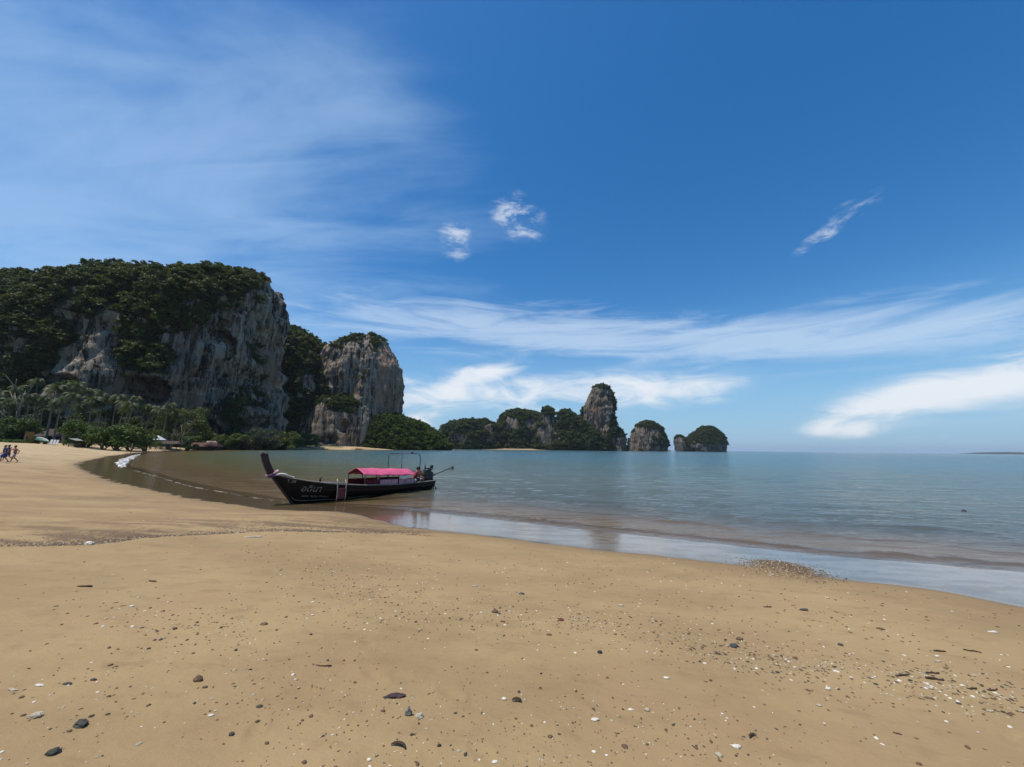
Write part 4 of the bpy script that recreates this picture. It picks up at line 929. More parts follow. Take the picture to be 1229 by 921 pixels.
# ================================================================== the long-tail boat
HULL_P = basic('black_brown_hull_paint', (0.011, 0.008, 0.006), 0.55, 0.45, 2.5, 0.22, 0.25, 18, dark=(0.005, 0.004, 0.003))
RAIL_W = basic('weathered_gunwale_wood', (0.30, 0.27, 0.23), 0.75, 0.3, 5, 0.3, 0.3)
PROW_W = basic('dark_red_brown_prow_wood', (0.045, 0.018, 0.014), 0.5, 0.35, 4, 0.4, 0.2)
DECK_W = basic('deck_boards', (0.16, 0.115, 0.075), 0.8, 0.35, 5, 0.2, 0.3)
PINK = basic('pink_tarpaulin', (0.74, 0.13, 0.25), 0.7, 0.2, 2.2, 0.3, 0.25, 7, transl=0.18)
REDDK = basic('dark_red_cloth', (0.16, 0.022, 0.022), 0.75, 0.3, 3, 0.2, 0.2, transl=0.1)
PALEPINK = basic('faded_pink_sheet', (0.70, 0.34, 0.34), 0.6, 0.3, 3.5, 0.3, 0.5, 9, transl=0.12)
STEEL = basic('dark_steel_tube', (0.045, 0.045, 0.05), 0.5, 0.3, 4, 0.5)
POSTM = basic('dark_posts', (0.06, 0.05, 0.045), 0.6, 0.3, 4)
ENG = basic('greasy_engine_metal', (0.018, 0.018, 0.018), 0.5, 0.5, 9, 0.5, 0.4)
ENG_R = basic('rusty_engine_metal', (0.09, 0.05, 0.03), 0.7, 0.4, 12, 0.3, 0.4)
LADW = basic('white_ladder_paint', (0.45, 0.40, 0.33), 0.7, 0.35, 6)
LADR = basic('red_ladder_steps', (0.22, 0.045, 0.04), 0.6, 0.3, 5)
LETT = basic('cream_lettering_paint', (0.36, 0.30, 0.23), 0.6, 0.2, 6)
STRIPE = basic('dull_yellow_stripe', (0.26, 0.23, 0.15), 0.6, 0.35, 5)
A0 = (lambda d: CAM0 + d * (-EYE / d[2]))(px_ray(348, 605)); B0 = (lambda d: CAM0 + d * (-EYE / d[2]))(px_ray(518, 588))
dv = (B0 - A0) / np.linalg.norm(B0 - A0); nv_ = np.array([dv[1], -dv[0], 0])
B1 = B0 - nv_ * 0.42; dv = (B1 - A0) / np.linalg.norm(B1 - A0)
boat = empty('longtail_boat', (A0[0], A0[1], 0.0), math.atan2(dv[1], dv[0]))
props(boat, 'dark wooden long-tail boat with a raised prow and pink canopy, beached at the water edge', 'boat')
# local x: 0 at the stem foot, 8 at the stern; near side is -y
GS = [-1.0, -0.87, -0.28, 0.6, 1.68, 3.06, 5.0, 8.0, 8.3]; GZs = [1.42, 1.32, 1.13, 0.93, 0.76, 0.62, 0.52, 0.52, 0.53]
BS = [-1.0, -0.9, -0.5, 0.0, 1.0, 2.0, 3.5, 5.0, 7.0, 8.0, 8.3]; BB = [0.045, 0.055, 0.16, 0.30, 0.54, 0.70, 0.80, 0.80, 0.66, 0.52, 0.46]
KS = [-1.0, -0.9, 0.12, 0.5, 2.0, 5.0, 7.5, 8.3]; KZ = [1.37, 1.26, -0.02, -0.10, -0.17, -0.19, -0.16, -0.06]
fg = lambda s: float(np.interp(s, GS, GZs)); fb_ = lambda s: float(np.interp(s, BS, BB)); fk = lambda s: float(np.interp(s, KS, KZ))
def hull_pt(s, t, side):
    """t: 0 keel .. 1 gunwale"""
    k, g, b = fk(s), fg(s), fb_(s); fl = 1.6 if s < 1 else 2.6 - 0.0 * s
    w = (1 - (1 - t) ** (1.25 + 0.9 * min(1, max(0, (s + 0.5) / 2.5)))) ** 0.85
    return (s, side * b * w, k + (g - k) * t)
m = MB(); ns, ntt = 90, 14
SV = np.concatenate([np.linspace(-1.0, 0.6, 36), np.linspace(0.7, 8.3, 56)])
def loft(side, thick=0.0):
    V = []; 
    for s in SV:
        for j in range(ntt + 1):
            x, y, z = hull_pt(s, j / ntt, side); V.append((x, y - side * min(thick, abs(y) * 0.8), z + thick * 0.5 * (1 - j / ntt)))
    n = ntt + 1
    F = [(i * n + j, (i + 1) * n + j, (i + 1) * n + j + 1, i * n + j + 1) if side < 0 else (i * n + j, i * n + j + 1, (i + 1) * n + j + 1, (i + 1) * n + j) for i in range(len(SV) - 1) for j in range(ntt)]
    return V, F
for sd in (-1, 1):
    V, F = loft(sd); m.add(V, F); V2, F2 = loft(sd, 0.045); m.add(V2, [f[::-1] for f in F2])
# transom
for xs in (8.3, 8.26):
    ring = [hull_pt(8.3, j / ntt, -1) for j in range(ntt, -1, -1)] + [hull_pt(8.3, j / ntt, 1) for j in range(1, ntt + 1)]
    m.add([(xs, y, z) for x, y, z in ring], [tuple(range(len(ring)))])
hull = m.build('hull', HULL_P, boat, True)
for sd in (-1, 1):
    m = MB(); pts = [(s, sd * (fb_(s) + 0.012), fg(s) + 0.015) for s in np.linspace(-0.86, 8.3, 60)]
    m.tube(pts, 0.04, 6, flat=0.75); m.build('gunwale_rail', RAIL_W, boat, True)
    m = MB(); m.tube([(lambda p: (p[0], p[1] + sd * 0.012, p[2]))(hull_pt(s, 0.72, sd)) for s in np.linspace(0.2, 8.25, 60)], 0.022, 5); m.build('rub_strake', PROW_W, boat, True)
    m = MB(); pts = [hull_pt(s, np.interp(s, [-0.05, 3.2], [0.16, 0.30]), sd) for s in np.linspace(-0.02, 3.2, 40)]
    m.tube([(x, y + sd * 0.006, z) for x, y, z in pts], 0.016, 5); m.build('painted_stripe', STRIPE, boat, True)
m = MB(); m.tube([(-0.98, 0, 1.36), (-0.72, 0, 1.03), (-0.3, 0, 0.5), (0.1, 0, 0.0), (0.3, 0, -0.08)], [0.05, 0.055, 0.06, 0.06, 0.05], 8); m.build('stem', PROW_W, boat, True)
# prow post: a curved slab
m = MB(); pc = [(-0.86, 1.22, 0.30), (-0.98, 1.45, 0.27), (-1.10, 1.68, 0.26), (-1.20, 1.92, 0.265), (-1.28, 2.19, 0.28)]
V = []; 
for i, (x, z, w_) in enumerate(pc):
    x2, z2 = pc[min(i + 1, 4)][:2]; x1, z1 = pc[max(i - 1, 0)][:2]; tt = Vector((x2 - x1, z2 - z1)).normalized(); nx, nz_ = tt[1], -tt[0]
    for a_, b_ in ((-1, -1), (1, -1), (1, 1), (-1, 1)): V.append((x + nx * a_ * w_ / 2, b_ * (0.075 - 0.006 * i), z + nz_ * a_ * w_ / 2))
F = [(i * 4 + k, i * 4 + (k + 1) % 4, (i + 1) * 4 + (k + 1) % 4, (i + 1) * 4 + k) for i in range(4) for k in range(4)] + [(3, 2, 1, 0), (16, 17, 18, 19)]
m.add(V, F); pr = m.build('prow', PROW_W, boat, bevel=0.02)
m = MB(); m.box((-1.283, 0, 2.20), (0.30, 0.12, 0.035), Matrix.Rotation(rad(18), 3, 'Y')); m.build('prow_cap', RAIL_W, pr, bevel=0.01)
# fore deck boards, thwarts and floor boards
for i in range(7):
    s = -0.35 + i * 0.22; m = MB(); b = fb_(s) - 0.05; m.box((s, 0, fg(s) - 0.07), (0.20, 2 * b, 0.03)); m.build('deck_board', DECK_W, boat, bevel=0.006)
for s in (1.75, 2.35, 3.3, 4.2, 5.1, 6.0, 6.9, 7.6):
    m = MB(); m.box((s, 0, fg(s) - 0.16), (0.24, 2 * fb_(s) - 0.1, 0.035)); m.build('thwart', DECK_W, boat, bevel=0.006)
for i in range(5):
    y = -0.4 + 0.2 * i; m = MB(); m.box((4.4, y, 0.06), (5.6, 0.17, 0.025)); m.build('floor_board', DECK_W, boat)
m = MB(); m.tube([(1.32, 0.1, fg(1.3) - 0.1), (1.34, 0.1, fg(1.3) + 0.26)], 0.045, 8); m.build('bollard', PROW_W, boat, True)
# canopy
CX0, CX1 = 3.2, 6.46
def roof_z(s, v):           # v -1..1 across
    return 1.42 - 0.045 * (s - CX0) - 0.30 * abs(v) ** 1.25 + 0.012 * math.sin(s * 5 + v * 3)
def roof_pt(u, v): s = CX0 + (CX1 - CX0) * u - 0.10 * (1 if u == 0 else 0); vv = v * 2 - 1; return (s, vv * 0.74, roof_z(s, vv) - 0.02 * math.sin(u * math.pi * 5) ** 2 * abs(vv))
m = MB(); m.grid(roof_pt, 40, 14); m.build('canopy', PINK, boat, True, solid=0.012)
m = MB(); m.grid(lambda u, v: (CX0 - 0.015, (u * 2 - 1) * 0.73, roof_z(CX0, u * 2 - 1) - 0.015 - v * (0.16 * (1 - abs(u * 2 - 1)) + 0.02)), 14, 3); m.build('canopy_gable', REDDK, boat, True, solid=0.01)
for sd in (-1, 1):
    m = MB(); m.grid(lambda u, v: (CX0 + (CX1 - CX0) * u, sd * 0.748, roof_z(CX0 + (CX1 - CX0) * u, 1) - 0.005 - v * (0.030 + 0.010 * math.sin(u * 60))), 40, 2); m.build('canopy_valance', REDDK if sd > 0 else PINK, boat, True, solid=0.008)
    for s in (3.18, 4.0, 4.9, 5.7, 6.42):
        m = MB(); m.tube([(s, sd * (fb_(s) - 0.08), fg(s) - 0.1), (s, sd * 0.70, roof_z(s, 0.95) + 0.0)], 0.022, 6); m.build('canopy_post', POSTM, boat, True)
    m = MB(); m.tube([(3.18, sd * (fb_(3.2) - 0.06), 0.86), (6.42, sd * 0.66, 0.79)], 0.016, 6); m.build('side_rail', POSTM, boat, True)
# side cloths below the rail
def side_cloth(x0, x1, mat, name, off, sd=-1, ripple=0.01, ztop=0.0):
    m = MB(); m.grid(lambda u, v: (x0 + (x1 - x0) * u, sd * ((fb_(x0 + (x1 - x0) * u) - 0.07) * (1 - v) + v * (fb_(x0 + (x1 - x0) * u) - 0.05) + off + ripple * math.sin(u * 38 + v * 2)),
                                   (0.85 - 0.020 * (x0 + (x1 - x0) * u - 2.95) + ztop) * (1 - v) + v * (fg(x0 + (x1 - x0) * u) - 0.02)), 40, 5); m.build(name, mat, boat, True, solid=0.008)
side_cloth(3.2, 3.98, REDDK, 'side_cloth', 0.0); side_cloth(4.05, 5.2, PALEPINK, 'side_cloth', 0.0, ripple=0.014); side_cloth(5.28, 6.4, PALEPINK, 'side_cloth', 0.0, ripple=0.02, ztop=0.02)
side_cloth(3.2, 5.0, REDDK, 'side_cloth', 0.0, 1); side_cloth(5.05, 6.4, REDDK, 'side_cloth', 0.0, 1)
m = MB(); m.ell((5.62, -0.70, 0.86), (0.26, 0.06, 0.10), 14, 8); m.build('folded_sheet', WHITE, boat, True)
# boarding ladder on the near side
lad = MB(); 
ladp = bpy.data.objects.new('ladder', None); link(ladp, boat)
for s in (1.72, 2.12):
    y1 = -(fb_(s) + 0.07); m = MB(); m.tube([(s, y1 + 0.06, fg(s) + 0.24), (s, y1 - 0.01, fg(s) + 0.05), (s, y1 - 0.02, 0.20), (s, y1 + 0.02, 0.02)], 0.025, 7); m.build('side_rail', LADW, ladp, True)
for z_ in (0.12, 0.36, 0.56):
    m = MB(); m.box((1.92, -(fb_(1.92) + 0.085), z_), (0.40, 0.07, 0.035)); m.build('step', LADR, ladp)
m = MB(); m.box((1.92, -(fb_(1.92) + 0.045), 0.36), (0.40, 0.015, 0.42)); m.build('backing_board', LADR, ladp)
# tall tube arch behind the canopy
m = MB(); sA, sB = 5.55, 6.85
m.tube([(sA, 0.60, 0.45), (sA, 0.60, 1.9), (sA, 0.60, 2.12)], 0.022, 7); m.tube([(sB, -0.60, 0.45), (sB, -0.60, 1.95), (sB - 0.06, -0.56, 2.10), (sB - 0.2, -0.45, 2.15), (sA + 0.04, 0.58, 2.13)], 0.024, 7); m.build('tube_arch', STEEL, boat, True)
m = MB(); m.tube([(6.1, 0.1, 1.2), (6.1, 0.1, 2.14)], 0.010, 5); m.tube([(6.1, 0.1, 1.22), (6.1, 0.1, 1.66)], 0.022, 6); m.build('antenna', STEEL, boat, True)
m = MB(); m.box((6.5, -0.25, 2.19), (0.12, 0.09, 0.09)); m.build('stern_light', STEEL, boat, bevel=0.01)
# engine on its pivot with the long shaft
eng = bpy.data.objects.new('engine', None); link(eng, boat); eng.location = (8.0, -0.05, 0.52)
m = MB(); m.box((-0.05, 0, 0.32), (0.62, 0.40, 0.40)); m.box((-0.05, 0, 0.57), (0.44, 0.32, 0.14)); m.box((-0.38, 0, 0.34), (0.08, 0.46, 0.50)); m.box((0.28, 0, 0.30), (0.10, 0.3, 0.34)); m.build('block', ENG, eng, bevel=0.025)
m = MB(); m.lathe([(0.20, -0.05), (0.21, 0), (0.21, 0.05), (0.17, 0.07)], (-0.45, 0, 0.36), 18, Matrix.Rotation(rad(90), 3, 'Y')); m.build('flywheel', ENG_R, eng, True)
m = MB(); m.box((0.05, 0, 0.70), (0.42, 0.34, 0.05), Matrix.Rotation(rad(12), 3, 'Y')); m.build('engine_cover', ENG, eng, bevel=0.01)
m = MB(); m.tube([(-0.18, 0.06, 0.6), (-0.18, 0.06, 0.98)], [0.035, 0.03], 8); m.build('exhaust', ENG, eng, True)
m = MB(); m.lathe([(0.09, 0), (0.10, 0.02), (0.10, 0.2), (0.05, 0.22)], (0.18, -0.12, 0.72), 14); m.build('air_filter', ENG, eng, True)
m = MB(); m.box((0, 0, 0.06), (0.5, 0.5, 0.12)); m.tube([(0, 0, -0.1), (0, 0, 0.15)], 0.06, 8); m.build('pivot_mount', ENG_R, eng)
m = MB(); m.tube([(0.25, 0, 0.22), (0.62, 0, 0.34)], 0.05, 8); m.tube([(0.6, 0, 0.33), (2.18, 0.0, 0.72)], 0.028, 8); sh_ = m.build('propeller_shaft', ENG, eng, True)
m = MB(); m.ell((2.2, 0, 0.725), (0.06, 0.045, 0.045), 10, 6)
for k in range(3):
    a_ = k * 2.094 + 0.5; m.add([(2.17, 0.03 * math.cos(a_ + 1.57), 0.725 + 0.03 * math.sin(a_ + 1.57)), (2.23, -0.03 * math.cos(a_ + 1.57), 0.725 - 0.03 * math.sin(a_ + 1.57)), (2.25, 0.16 * math.cos(a_ - 0.2), 0.725 + 0.16 * math.sin(a_ - 0.2)), (2.15, 0.16 * math.cos(a_ + 0.3), 0.725 + 0.16 * math.sin(a_ + 0.3))], [(0, 1, 2, 3)])
m.build('propeller', ENG_R, sh_, False, solid=0.012)
m = MB(); m.tube([(1.75, 0, 0.61), (2.12, 0, 0.52), (2.3, 0, 0.66)], 0.014, 6); m.build('skeg', ENG, sh_, True)
m = MB(); m.tube([(-0.4, 0.05, 0.5), (-1.15, 0.10, 0.62)], 0.02, 7); m.build('steering_handle', ENG_R, eng, True)
for q, e_ in (((8.2, -0.25, 0.5), (8.62, -0.3, -0.12)), ((8.25, -0.1, 0.5), (8.5, -0.12, 0.0))):
    m = MB(); m.tube([q, e_], [0.022, 0.03], 6); m.build('stern_strut', ENG, boat, True)
# lettering, wrapped onto the hull side
def hull_text(txt, s0, t0, size, slant, name):
    cu = bpy.data.curves.new(name, 'FONT'); cu.body = txt; cu.size = size; cu.shear = slant; cu.resolution_u = 3; cu.fill_mode = 'FRONT'
    tmp = bpy.data.objects.new(name, cu); COL.objects.link(tmp); bpy.context.view_layer.update()
    me = bpy.data.meshes.new_from_object(tmp.evaluated_get(bpy.context.evaluated_depsgraph_get())); bpy.data.objects.remove(tmp, do_unlink=True)
    bm = bmesh.new(); bm.from_mesh(me); bmesh.ops.subdivide_edges(bm, edges=bm.edges[:], cuts=1)
    for v in bm.verts:
        s = s0 + v.co.x; k, g = fk(s), fg(s); z = fk(s0) + (fg(s0) - fk(s0)) * t0 + v.co.y - 0.10 * v.co.x
        t = min(0.97, max(0.02, (z - k) / (g - k))); p = hull_pt(s, t, -1); v.co = (p[0], p[1] - 0.012, p[2])
    bm.to_mesh(me); bm.free(); me.materials.append(LETT); o = bpy.data.objects.new(name, me); link(o, boat); return o
hull_text('T.38', -0.33, 0.66, 0.19, 0.1, 'registration_number')
hull_text('อดินา', 0.24, 0.55, 0.38, 0.25, 'painted_boat_name')
hull_text('Adina  Railay Thailand', 0.34, 0.33, 0.13, 0.15, 'painted_small_lettering')
# ribbons tied round the prow and a white cloth over the bow
def to_world(p): return boat.matrix_world @ Vector(p)
bpy.context.view_layer.update()
BM_ = Matrix.Translation(boat.location) @ Matrix.Rotation(boat.rotation_euler.z, 4, 'Z')
def ribbon(name, pts_fn, r_, mat, label, n=36, flat=0.5):
    m = MB(); m.tube([BM_ @ Vector(pts_fn(i / n)) for i in range(n + 1)], r_, 7, flat=flat); o = m.build(name, mat, None, True); props(o, label, 'ribbon', 'ribbons on the prow'); return o
PURP = basic('purple_ribbon', (0.25, 0.12, 0.28), 0.7, 0.3, 20); PKR = basic('pale_pink_ribbon', (0.62, 0.32, 0.36), 0.7, 0.3, 20)
def loop(cx_, cz_, rx_, ry_, tilt, wob):
    return lambda t: (cx_ + rx_ * math.cos(6.283 * t) + wob * math.sin(25 * t), ry_ * math.sin(6.283 * t), cz_ + tilt * math.cos(6.283 * t) + wob * math.cos(31 * t))
ribbon('prow_ribbon', loop(-0.86, 1.36, 0.20, 0.125, 0.10, 0.012), 0.045, PKR, 'pale pink ribbon tied highest round the boat prow')
ribbon('prow_ribbon', loop(-0.78, 1.27, 0.22, 0.15, 0.03, 0.015), 0.055, PURP, 'purple ribbon tied round the boat prow below the pink one')
WCL = basic('white_cloth', (0.72, 0.70, 0.62), 0.8, 0.15, 6, 0.2, 0.3)
ribbon('bow_cloth', lambda t: (-0.78 + 0.72 * t, -0.17 - 0.10 * t + 0.02 * math.sin(9 * t), 1.27 + 0.06 * math.sin(t * 5) - 0.05 * t), [0.03 + 0.035 * math.sin(math.pi * min(1, 0.15 + 0.8 * i / 30)) for i in range(31)], WCL, 'white cloth strip laid along the bow edge beside the ribbons', 30, 0.6)

# ================================================================== people
SKIN = basic('tanned_skin', (0.28, 0.14, 0.085), 0.55, 0.12, 12)
HAIR = basic('black_hair', (0.015, 0.012, 0.010), 0.5, 0.3, 30)
def skin_mesh(name, verts, edges, radii, mat, parent, root=0, sub=2):
    me = bpy.data.meshes.new(name); me.from_pydata(verts, edges, []); o = bpy.data.objects.new(name, me); COL.objects.link(o)
    md = o.modifiers.new('skin', 'SKIN'); md.use_smooth_shade = True
    sl = me.skin_vertices[0].data if me.skin_vertices else None
    if sl is None:
        bm = bmesh.new(); bm.from_mesh(me); bm.verts.layers.skin.verify(); bm.to_mesh(me); bm.free(); sl = me.skin_vertices[0].data
    for i, r_ in enumerate(radii): sl[i].radius = (r_, r_) if not isinstance(r_, tuple) else r_; sl[i].use_root = (i == root)
    o.modifiers.new('sub', 'SUBSURF').levels = sub; o.modifiers['sub'].render_levels = sub
    bpy.context.view_layer.update()
    m2 = bpy.data.meshes.new_from_object(o.evaluated_get(bpy.context.evaluated_depsgraph_get())); bpy.data.objects.remove(o, do_unlink=True)
    m2.name = name; m2.materials.clear(); m2.materials.append(mat)
    m2.polygons.foreach_set('use_smooth', np.full(len(m2.polygons), True))
    ob_ = bpy.data.objects.new(name, m2); link(ob_, parent); return ob_
def person(loc, rz, label, J, top, bottom, topm, botm, sleeve=True, skirt=False, scale=1.0, bag=None):
    """J: joint positions, facing +x"""
    t = empty('person', loc, rz); props(t, label, 'person', None); t.scale = (scale,) * 3
    nm = ['pelvis', 'waist', 'chest', 'neck', 'head', 'crown', 'shL', 'elL', 'wrL', 'haL', 'shR', 'elR', 'wrR', 'haR', 'hiL', 'knL', 'anL', 'toL', 'hiR', 'knR', 'anR', 'toR']
    V = [J[q] for q in nm]; ix = {q: i for i, q in enumerate(nm)}
    E = [('pelvis', 'waist'), ('waist', 'chest'), ('chest', 'neck'), ('neck', 'head'), ('head', 'crown'), ('chest', 'shL'), ('shL', 'elL'), ('elL', 'wrL'), ('wrL', 'haL'), ('chest', 'shR'), ('shR', 'elR'), ('elR', 'wrR'), ('wrR', 'haR'),
         ('pelvis', 'hiL'), ('hiL', 'knL'), ('knL', 'anL'), ('anL', 'toL'), ('pelvis', 'hiR'), ('hiR', 'knR'), ('knR', 'anR'), ('anR', 'toR')]
    R_ = {'pelvis': .135, 'waist': .12, 'chest': .14, 'neck': .055, 'head': .088, 'crown': .075, 'shL': .062, 'elL': .042, 'wrL': .030, 'haL': .032, 'shR': .062, 'elR': .042, 'wrR': .030, 'haR': .032,
          'hiL': .092, 'knL': .058, 'anL': .040, 'toL': .034, 'hiR': .092, 'knR': .058, 'anR': .040, 'toR': .034}
    skin_mesh('body', V, [(ix[a], ix[b]) for a, b in E], [R_[q] for q in nm], SKIN, t)
    # fingers
    for sfx in 'LR':
        h, w = Vector(J['ha' + sfx]), Vector(J['wr' + sfx]); d = (h - w).normalized(); sd_ = d.cross(Vector((0, 1, 0.2))).normalized(); m = MB()
        for k, (ln, o_) in enumerate(((0.06, -0.025), (0.075, -0.008), (0.07, 0.009), (0.055, 0.025))): m.tube([h + sd_ * o_, h + sd_ * o_ + d * ln, h + sd_ * o_ + d * (ln + 0.02) + Vector((0, 0.012, 0))], [0.010, 0.009, 0.007], 6)
        m.tube([w + d * 0.03 + sd_ * -0.03, w + d * 0.07 + sd_ * -0.06], [0.011, 0.008], 6); m.build('fingers', SKIN, t, True)
    sub_ = lambda names, es, rr, nme, mt: skin_mesh(nme, [J[q] for q in names], es, rr, mt, t)
    if top:
        names = ['waist', 'chest', 'shL', 'shR', 'hem']; JJ = dict(J); 
        half = lambda a, b, k: tuple(Vector(J[a]).lerp(Vector(J[b]), k)); J['slL'] = half('shL', 'elL', 0.55); J['slR'] = half('shR', 'elR', 0.55); J['hem'] = half('pelvis', 'waist', 0.1); J['col'] = half('chest', 'neck', 0.55)
        sub_(['hem', 'waist', 'chest', 'col', 'shL', 'slL', 'shR', 'slR'], [(0, 1), (1, 2), (2, 3), (2, 4), (4, 5), (2, 6), (6, 7)], [.155, .145, .165, .075, .082, .066, .082, .066], 'shirt', topm)
    if bottom:
        half = lambda a, b, k: tuple(Vector(J[a]).lerp(Vector(J[b]), k)); kk = 0.8 if not skirt else 0.95
        J['ptL'] = half('hiL', 'knL', kk); J['ptR'] = half('hiR', 'knR', kk); J['wb'] = half('pelvis', 'waist', 0.4)
        rr = [.15, .152, .115, .085, .115, .085] if not skirt else [.15, .17, .16, .17, .16, .17]
        sub_(['wb', 'pelvis', 'hiL', 'ptL', 'hiR', 'ptR'], [(0, 1), (1, 2), (2, 3), (1, 4), (4, 5)], rr, 'shorts' if not skirt else 'wrap_skirt', botm)
    hd = Vector(J['head']); m = MB(); m.ell((hd.x - 0.025, hd.y, hd.z + 0.055), (0.105, 0.098, 0.105), 16, 10); m.build('hair', HAIR, t, True)
    m = MB(); m.tube([(hd.x + 0.085, hd.y, hd.z + 0.02), (hd.x + 0.118, hd.y, hd.z - 0.022), (hd.x + 0.085, hd.y, hd.z - 0.03)], [0.010, 0.017, 0.012], 6); m.build('nose', SKIN, t, True)
    for s_ in (-1, 1):
        m = MB(); m.ell((hd.x + 0.083, hd.y + s_ * 0.034, hd.z + 0.012), (0.012, 0.014, 0.010), 8, 6); m.build('eye', HAIR, t, True)
        m = MB(); m.ell((hd.x + 0.005, hd.y + s_ * 0.094, hd.z - 0.005), (0.025, 0.012, 0.035), 8, 6); m.build('ear', SKIN, t, True)
    m = MB(); m.ell((hd.x + 0.083, hd.y, hd.z - 0.058), (0.010, 0.026, 0.007), 8, 6); m.build('mouth', PROW_W, t, True)
    return t
def walk(stride=0.28, armL=(0.1, 0.28), elbowL=0.3, lift=0.0, lean=0.04):
    return dict(pelvis=(0, 0, .92), waist=(lean * .4, 0, 1.08), chest=(lean, 0, 1.30), neck=(lean * 1.2, 0, 1.47), head=(lean * 1.4 + .02, 0, 1.60), crown=(lean * 1.4, 0, 1.69),
                shL=(lean, .19, 1.40), elL=(-.12, .27, 1.14), wrL=(-.05, .30, .90), haL=(-.02, .30, .83), shR=(lean, -.19, 1.40), elR=(.16, -.27, 1.16), wrR=(.32, -.22, .98), haR=(.38, -.21, .93),
                hiL=(0, .10, .88), knL=(stride * .75, .11, .50), anL=(stride * .9, .11, .09), toL=(stride * .9 + .16, .12, .035),
                hiR=(0, -.10, .88), knR=(-.02, -.11, .48), anR=(-stride - .1, -.11, .12 + lift), toR=(-stride + .03, -.12, .035 + lift * 0.9))
NAVY = basic('navy_cloth', (0.018, 0.028, 0.10), 0.8, 0.25, 6); BLUE = basic('blue_cloth', (0.02, 0.045, 0.22), 0.8, 0.25, 6); PINKSH = basic('faded_red_shirt', (0.38, 0.15, 0.14), 0.8, 0.25, 6)
GREYSH = basic('grey_shorts', (0.36, 0.34, 0.36), 0.8, 0.2, 6); DKT = basic('charcoal_cloth', (0.05, 0.04, 0.045), 0.8, 0.25, 6); REDSH = basic('red_shirt', (0.42, 0.025, 0.035), 0.7, 0.2, 6); WTR = basic('white_trousers', (0.70, 0.68, 0.66), 0.8, 0.1, 6)
g = hit(15.8, 555.2); J = walk(0.22); J.update(elR=(.30, -.38, 1.22), wrR=(.22, -.52, 1.34), haR=(.24, -.57, 1.39), elL=(-.18, .40, 1.18), wrL=(-.10, .50, 0.98), haL=(-.08, .53, 0.92))
person(tuple(g), rad(-118), 'walking person in a faded red top and grey shorts, rightmost of the three walkers', J, True, True, PINKSH, GREYSH)
g = hit(8.2, 553.6); person(tuple(g), rad(-160), 'walking person in dark clothes with a white bag strap, middle of the three walkers', walk(0.3, lift=0.16), True, True, DKT, NAVY)
g2 = hit(3.6, 555.4); person(tuple(g2), rad(-150), 'walking person in bright blue wrap at the left edge of the picture', walk(0.2), True, True, BLUE, BLUE, skirt=True)
STRAP = basic('white_bag', (0.7, 0.68, 0.66), 0.7, 0.15, 8)
mb = MB(); mb.ell((0, 0, 0), (0.16, 0.10, 0.19), 14, 10); mb.tube([(-.1, 0.02, .15), (-.05, -.12, .34), (.06, -.10, .34), (.1, .02, .15)], 0.014, 6)
bagp = mb.build('shoulder_bag', STRAP, None, True); bagp.location = (g[0] - 0.10, g[1] - 0.30, g[2] + 1.20); props(bagp, 'small white bag carried by the walker in dark clothes', 'bag')
# seated person beside the engine
sx_, sz_ = 6.86, 0.52
JS = dict(pelvis=(0, 0, .12), waist=(.03, 0, .26), chest=(.10, 0, .46), neck=(.15, 0, .62), head=(.19, 0, .73), crown=(.19, 0, .81), shL=(.10, .18, .55), elL=(.22, .26, .32), wrL=(.42, .22, .28), haL=(.48, .20, .27),
          shR=(.10, -.18, .55), elR=(.20, -.27, .32), wrR=(.40, -.24, .25), haR=(.46, -.22, .24), hiL=(.05, .10, .10), knL=(.46, .14, .20), anL=(.44, .13, -.20), toL=(.58, .14, -.25), hiR=(.05, -.10, .10), knR=(.46, -.14, .18), anR=(.42, -.13, -.20), toR=(.56, -.14, -.25))
wp = BM_ @ Vector((sx_, -0.20, sz_)); person(tuple(wp), boat.rotation_euler.z - rad(35), 'person in a red shirt and white trousers seated at the boat stern beside the engine', JS, True, True, REDSH, WTR)

# ================================================================== stones, shells and twigs on the sand
ST = {'dark': basic('dark_grey_green_stone', (0.080, 0.080, 0.064), 0.8, 0.35, 9, 0.2, 0.5), 'black': basic('black_stone', (0.012, 0.013, 0.013), 0.45, 0.3, 9, 0.5), 'brown': basic('brown_stone', (0.165, 0.105, 0.060), 0.8, 0.35, 9, 0.3, 0.4),
      'red': basic('red_brown_stone', (0.16, 0.045, 0.025), 0.7, 0.3, 9), 'white': basic('bleached_shell', (0.70, 0.64, 0.52), 0.6, 0.15, 12), 'cream': basic('cream_coral', (0.56, 0.48, 0.34), 0.8, 0.25, 30, 0.3, 0.6), 'blue': basic('blue_grey_stone', (0.055, 0.065, 0.08), 0.6, 0.3, 9),
      'purple': basic('purple_brown_husk', (0.075, 0.045, 0.048), 0.6, 0.4, 20, 0.4, 0.6), 'twig': basic('driftwood', (0.075, 0.05, 0.034), 0.85, 0.3, 14, 0.2, 0.4), 'pale': basic('pale_driftwood', (0.60, 0.55, 0.45), 0.8, 0.2, 12), 'spot': basic('speckled_coral', (0.34, 0.32, 0.27), 0.85, 0.8, 60, 0.3, 0.8)}
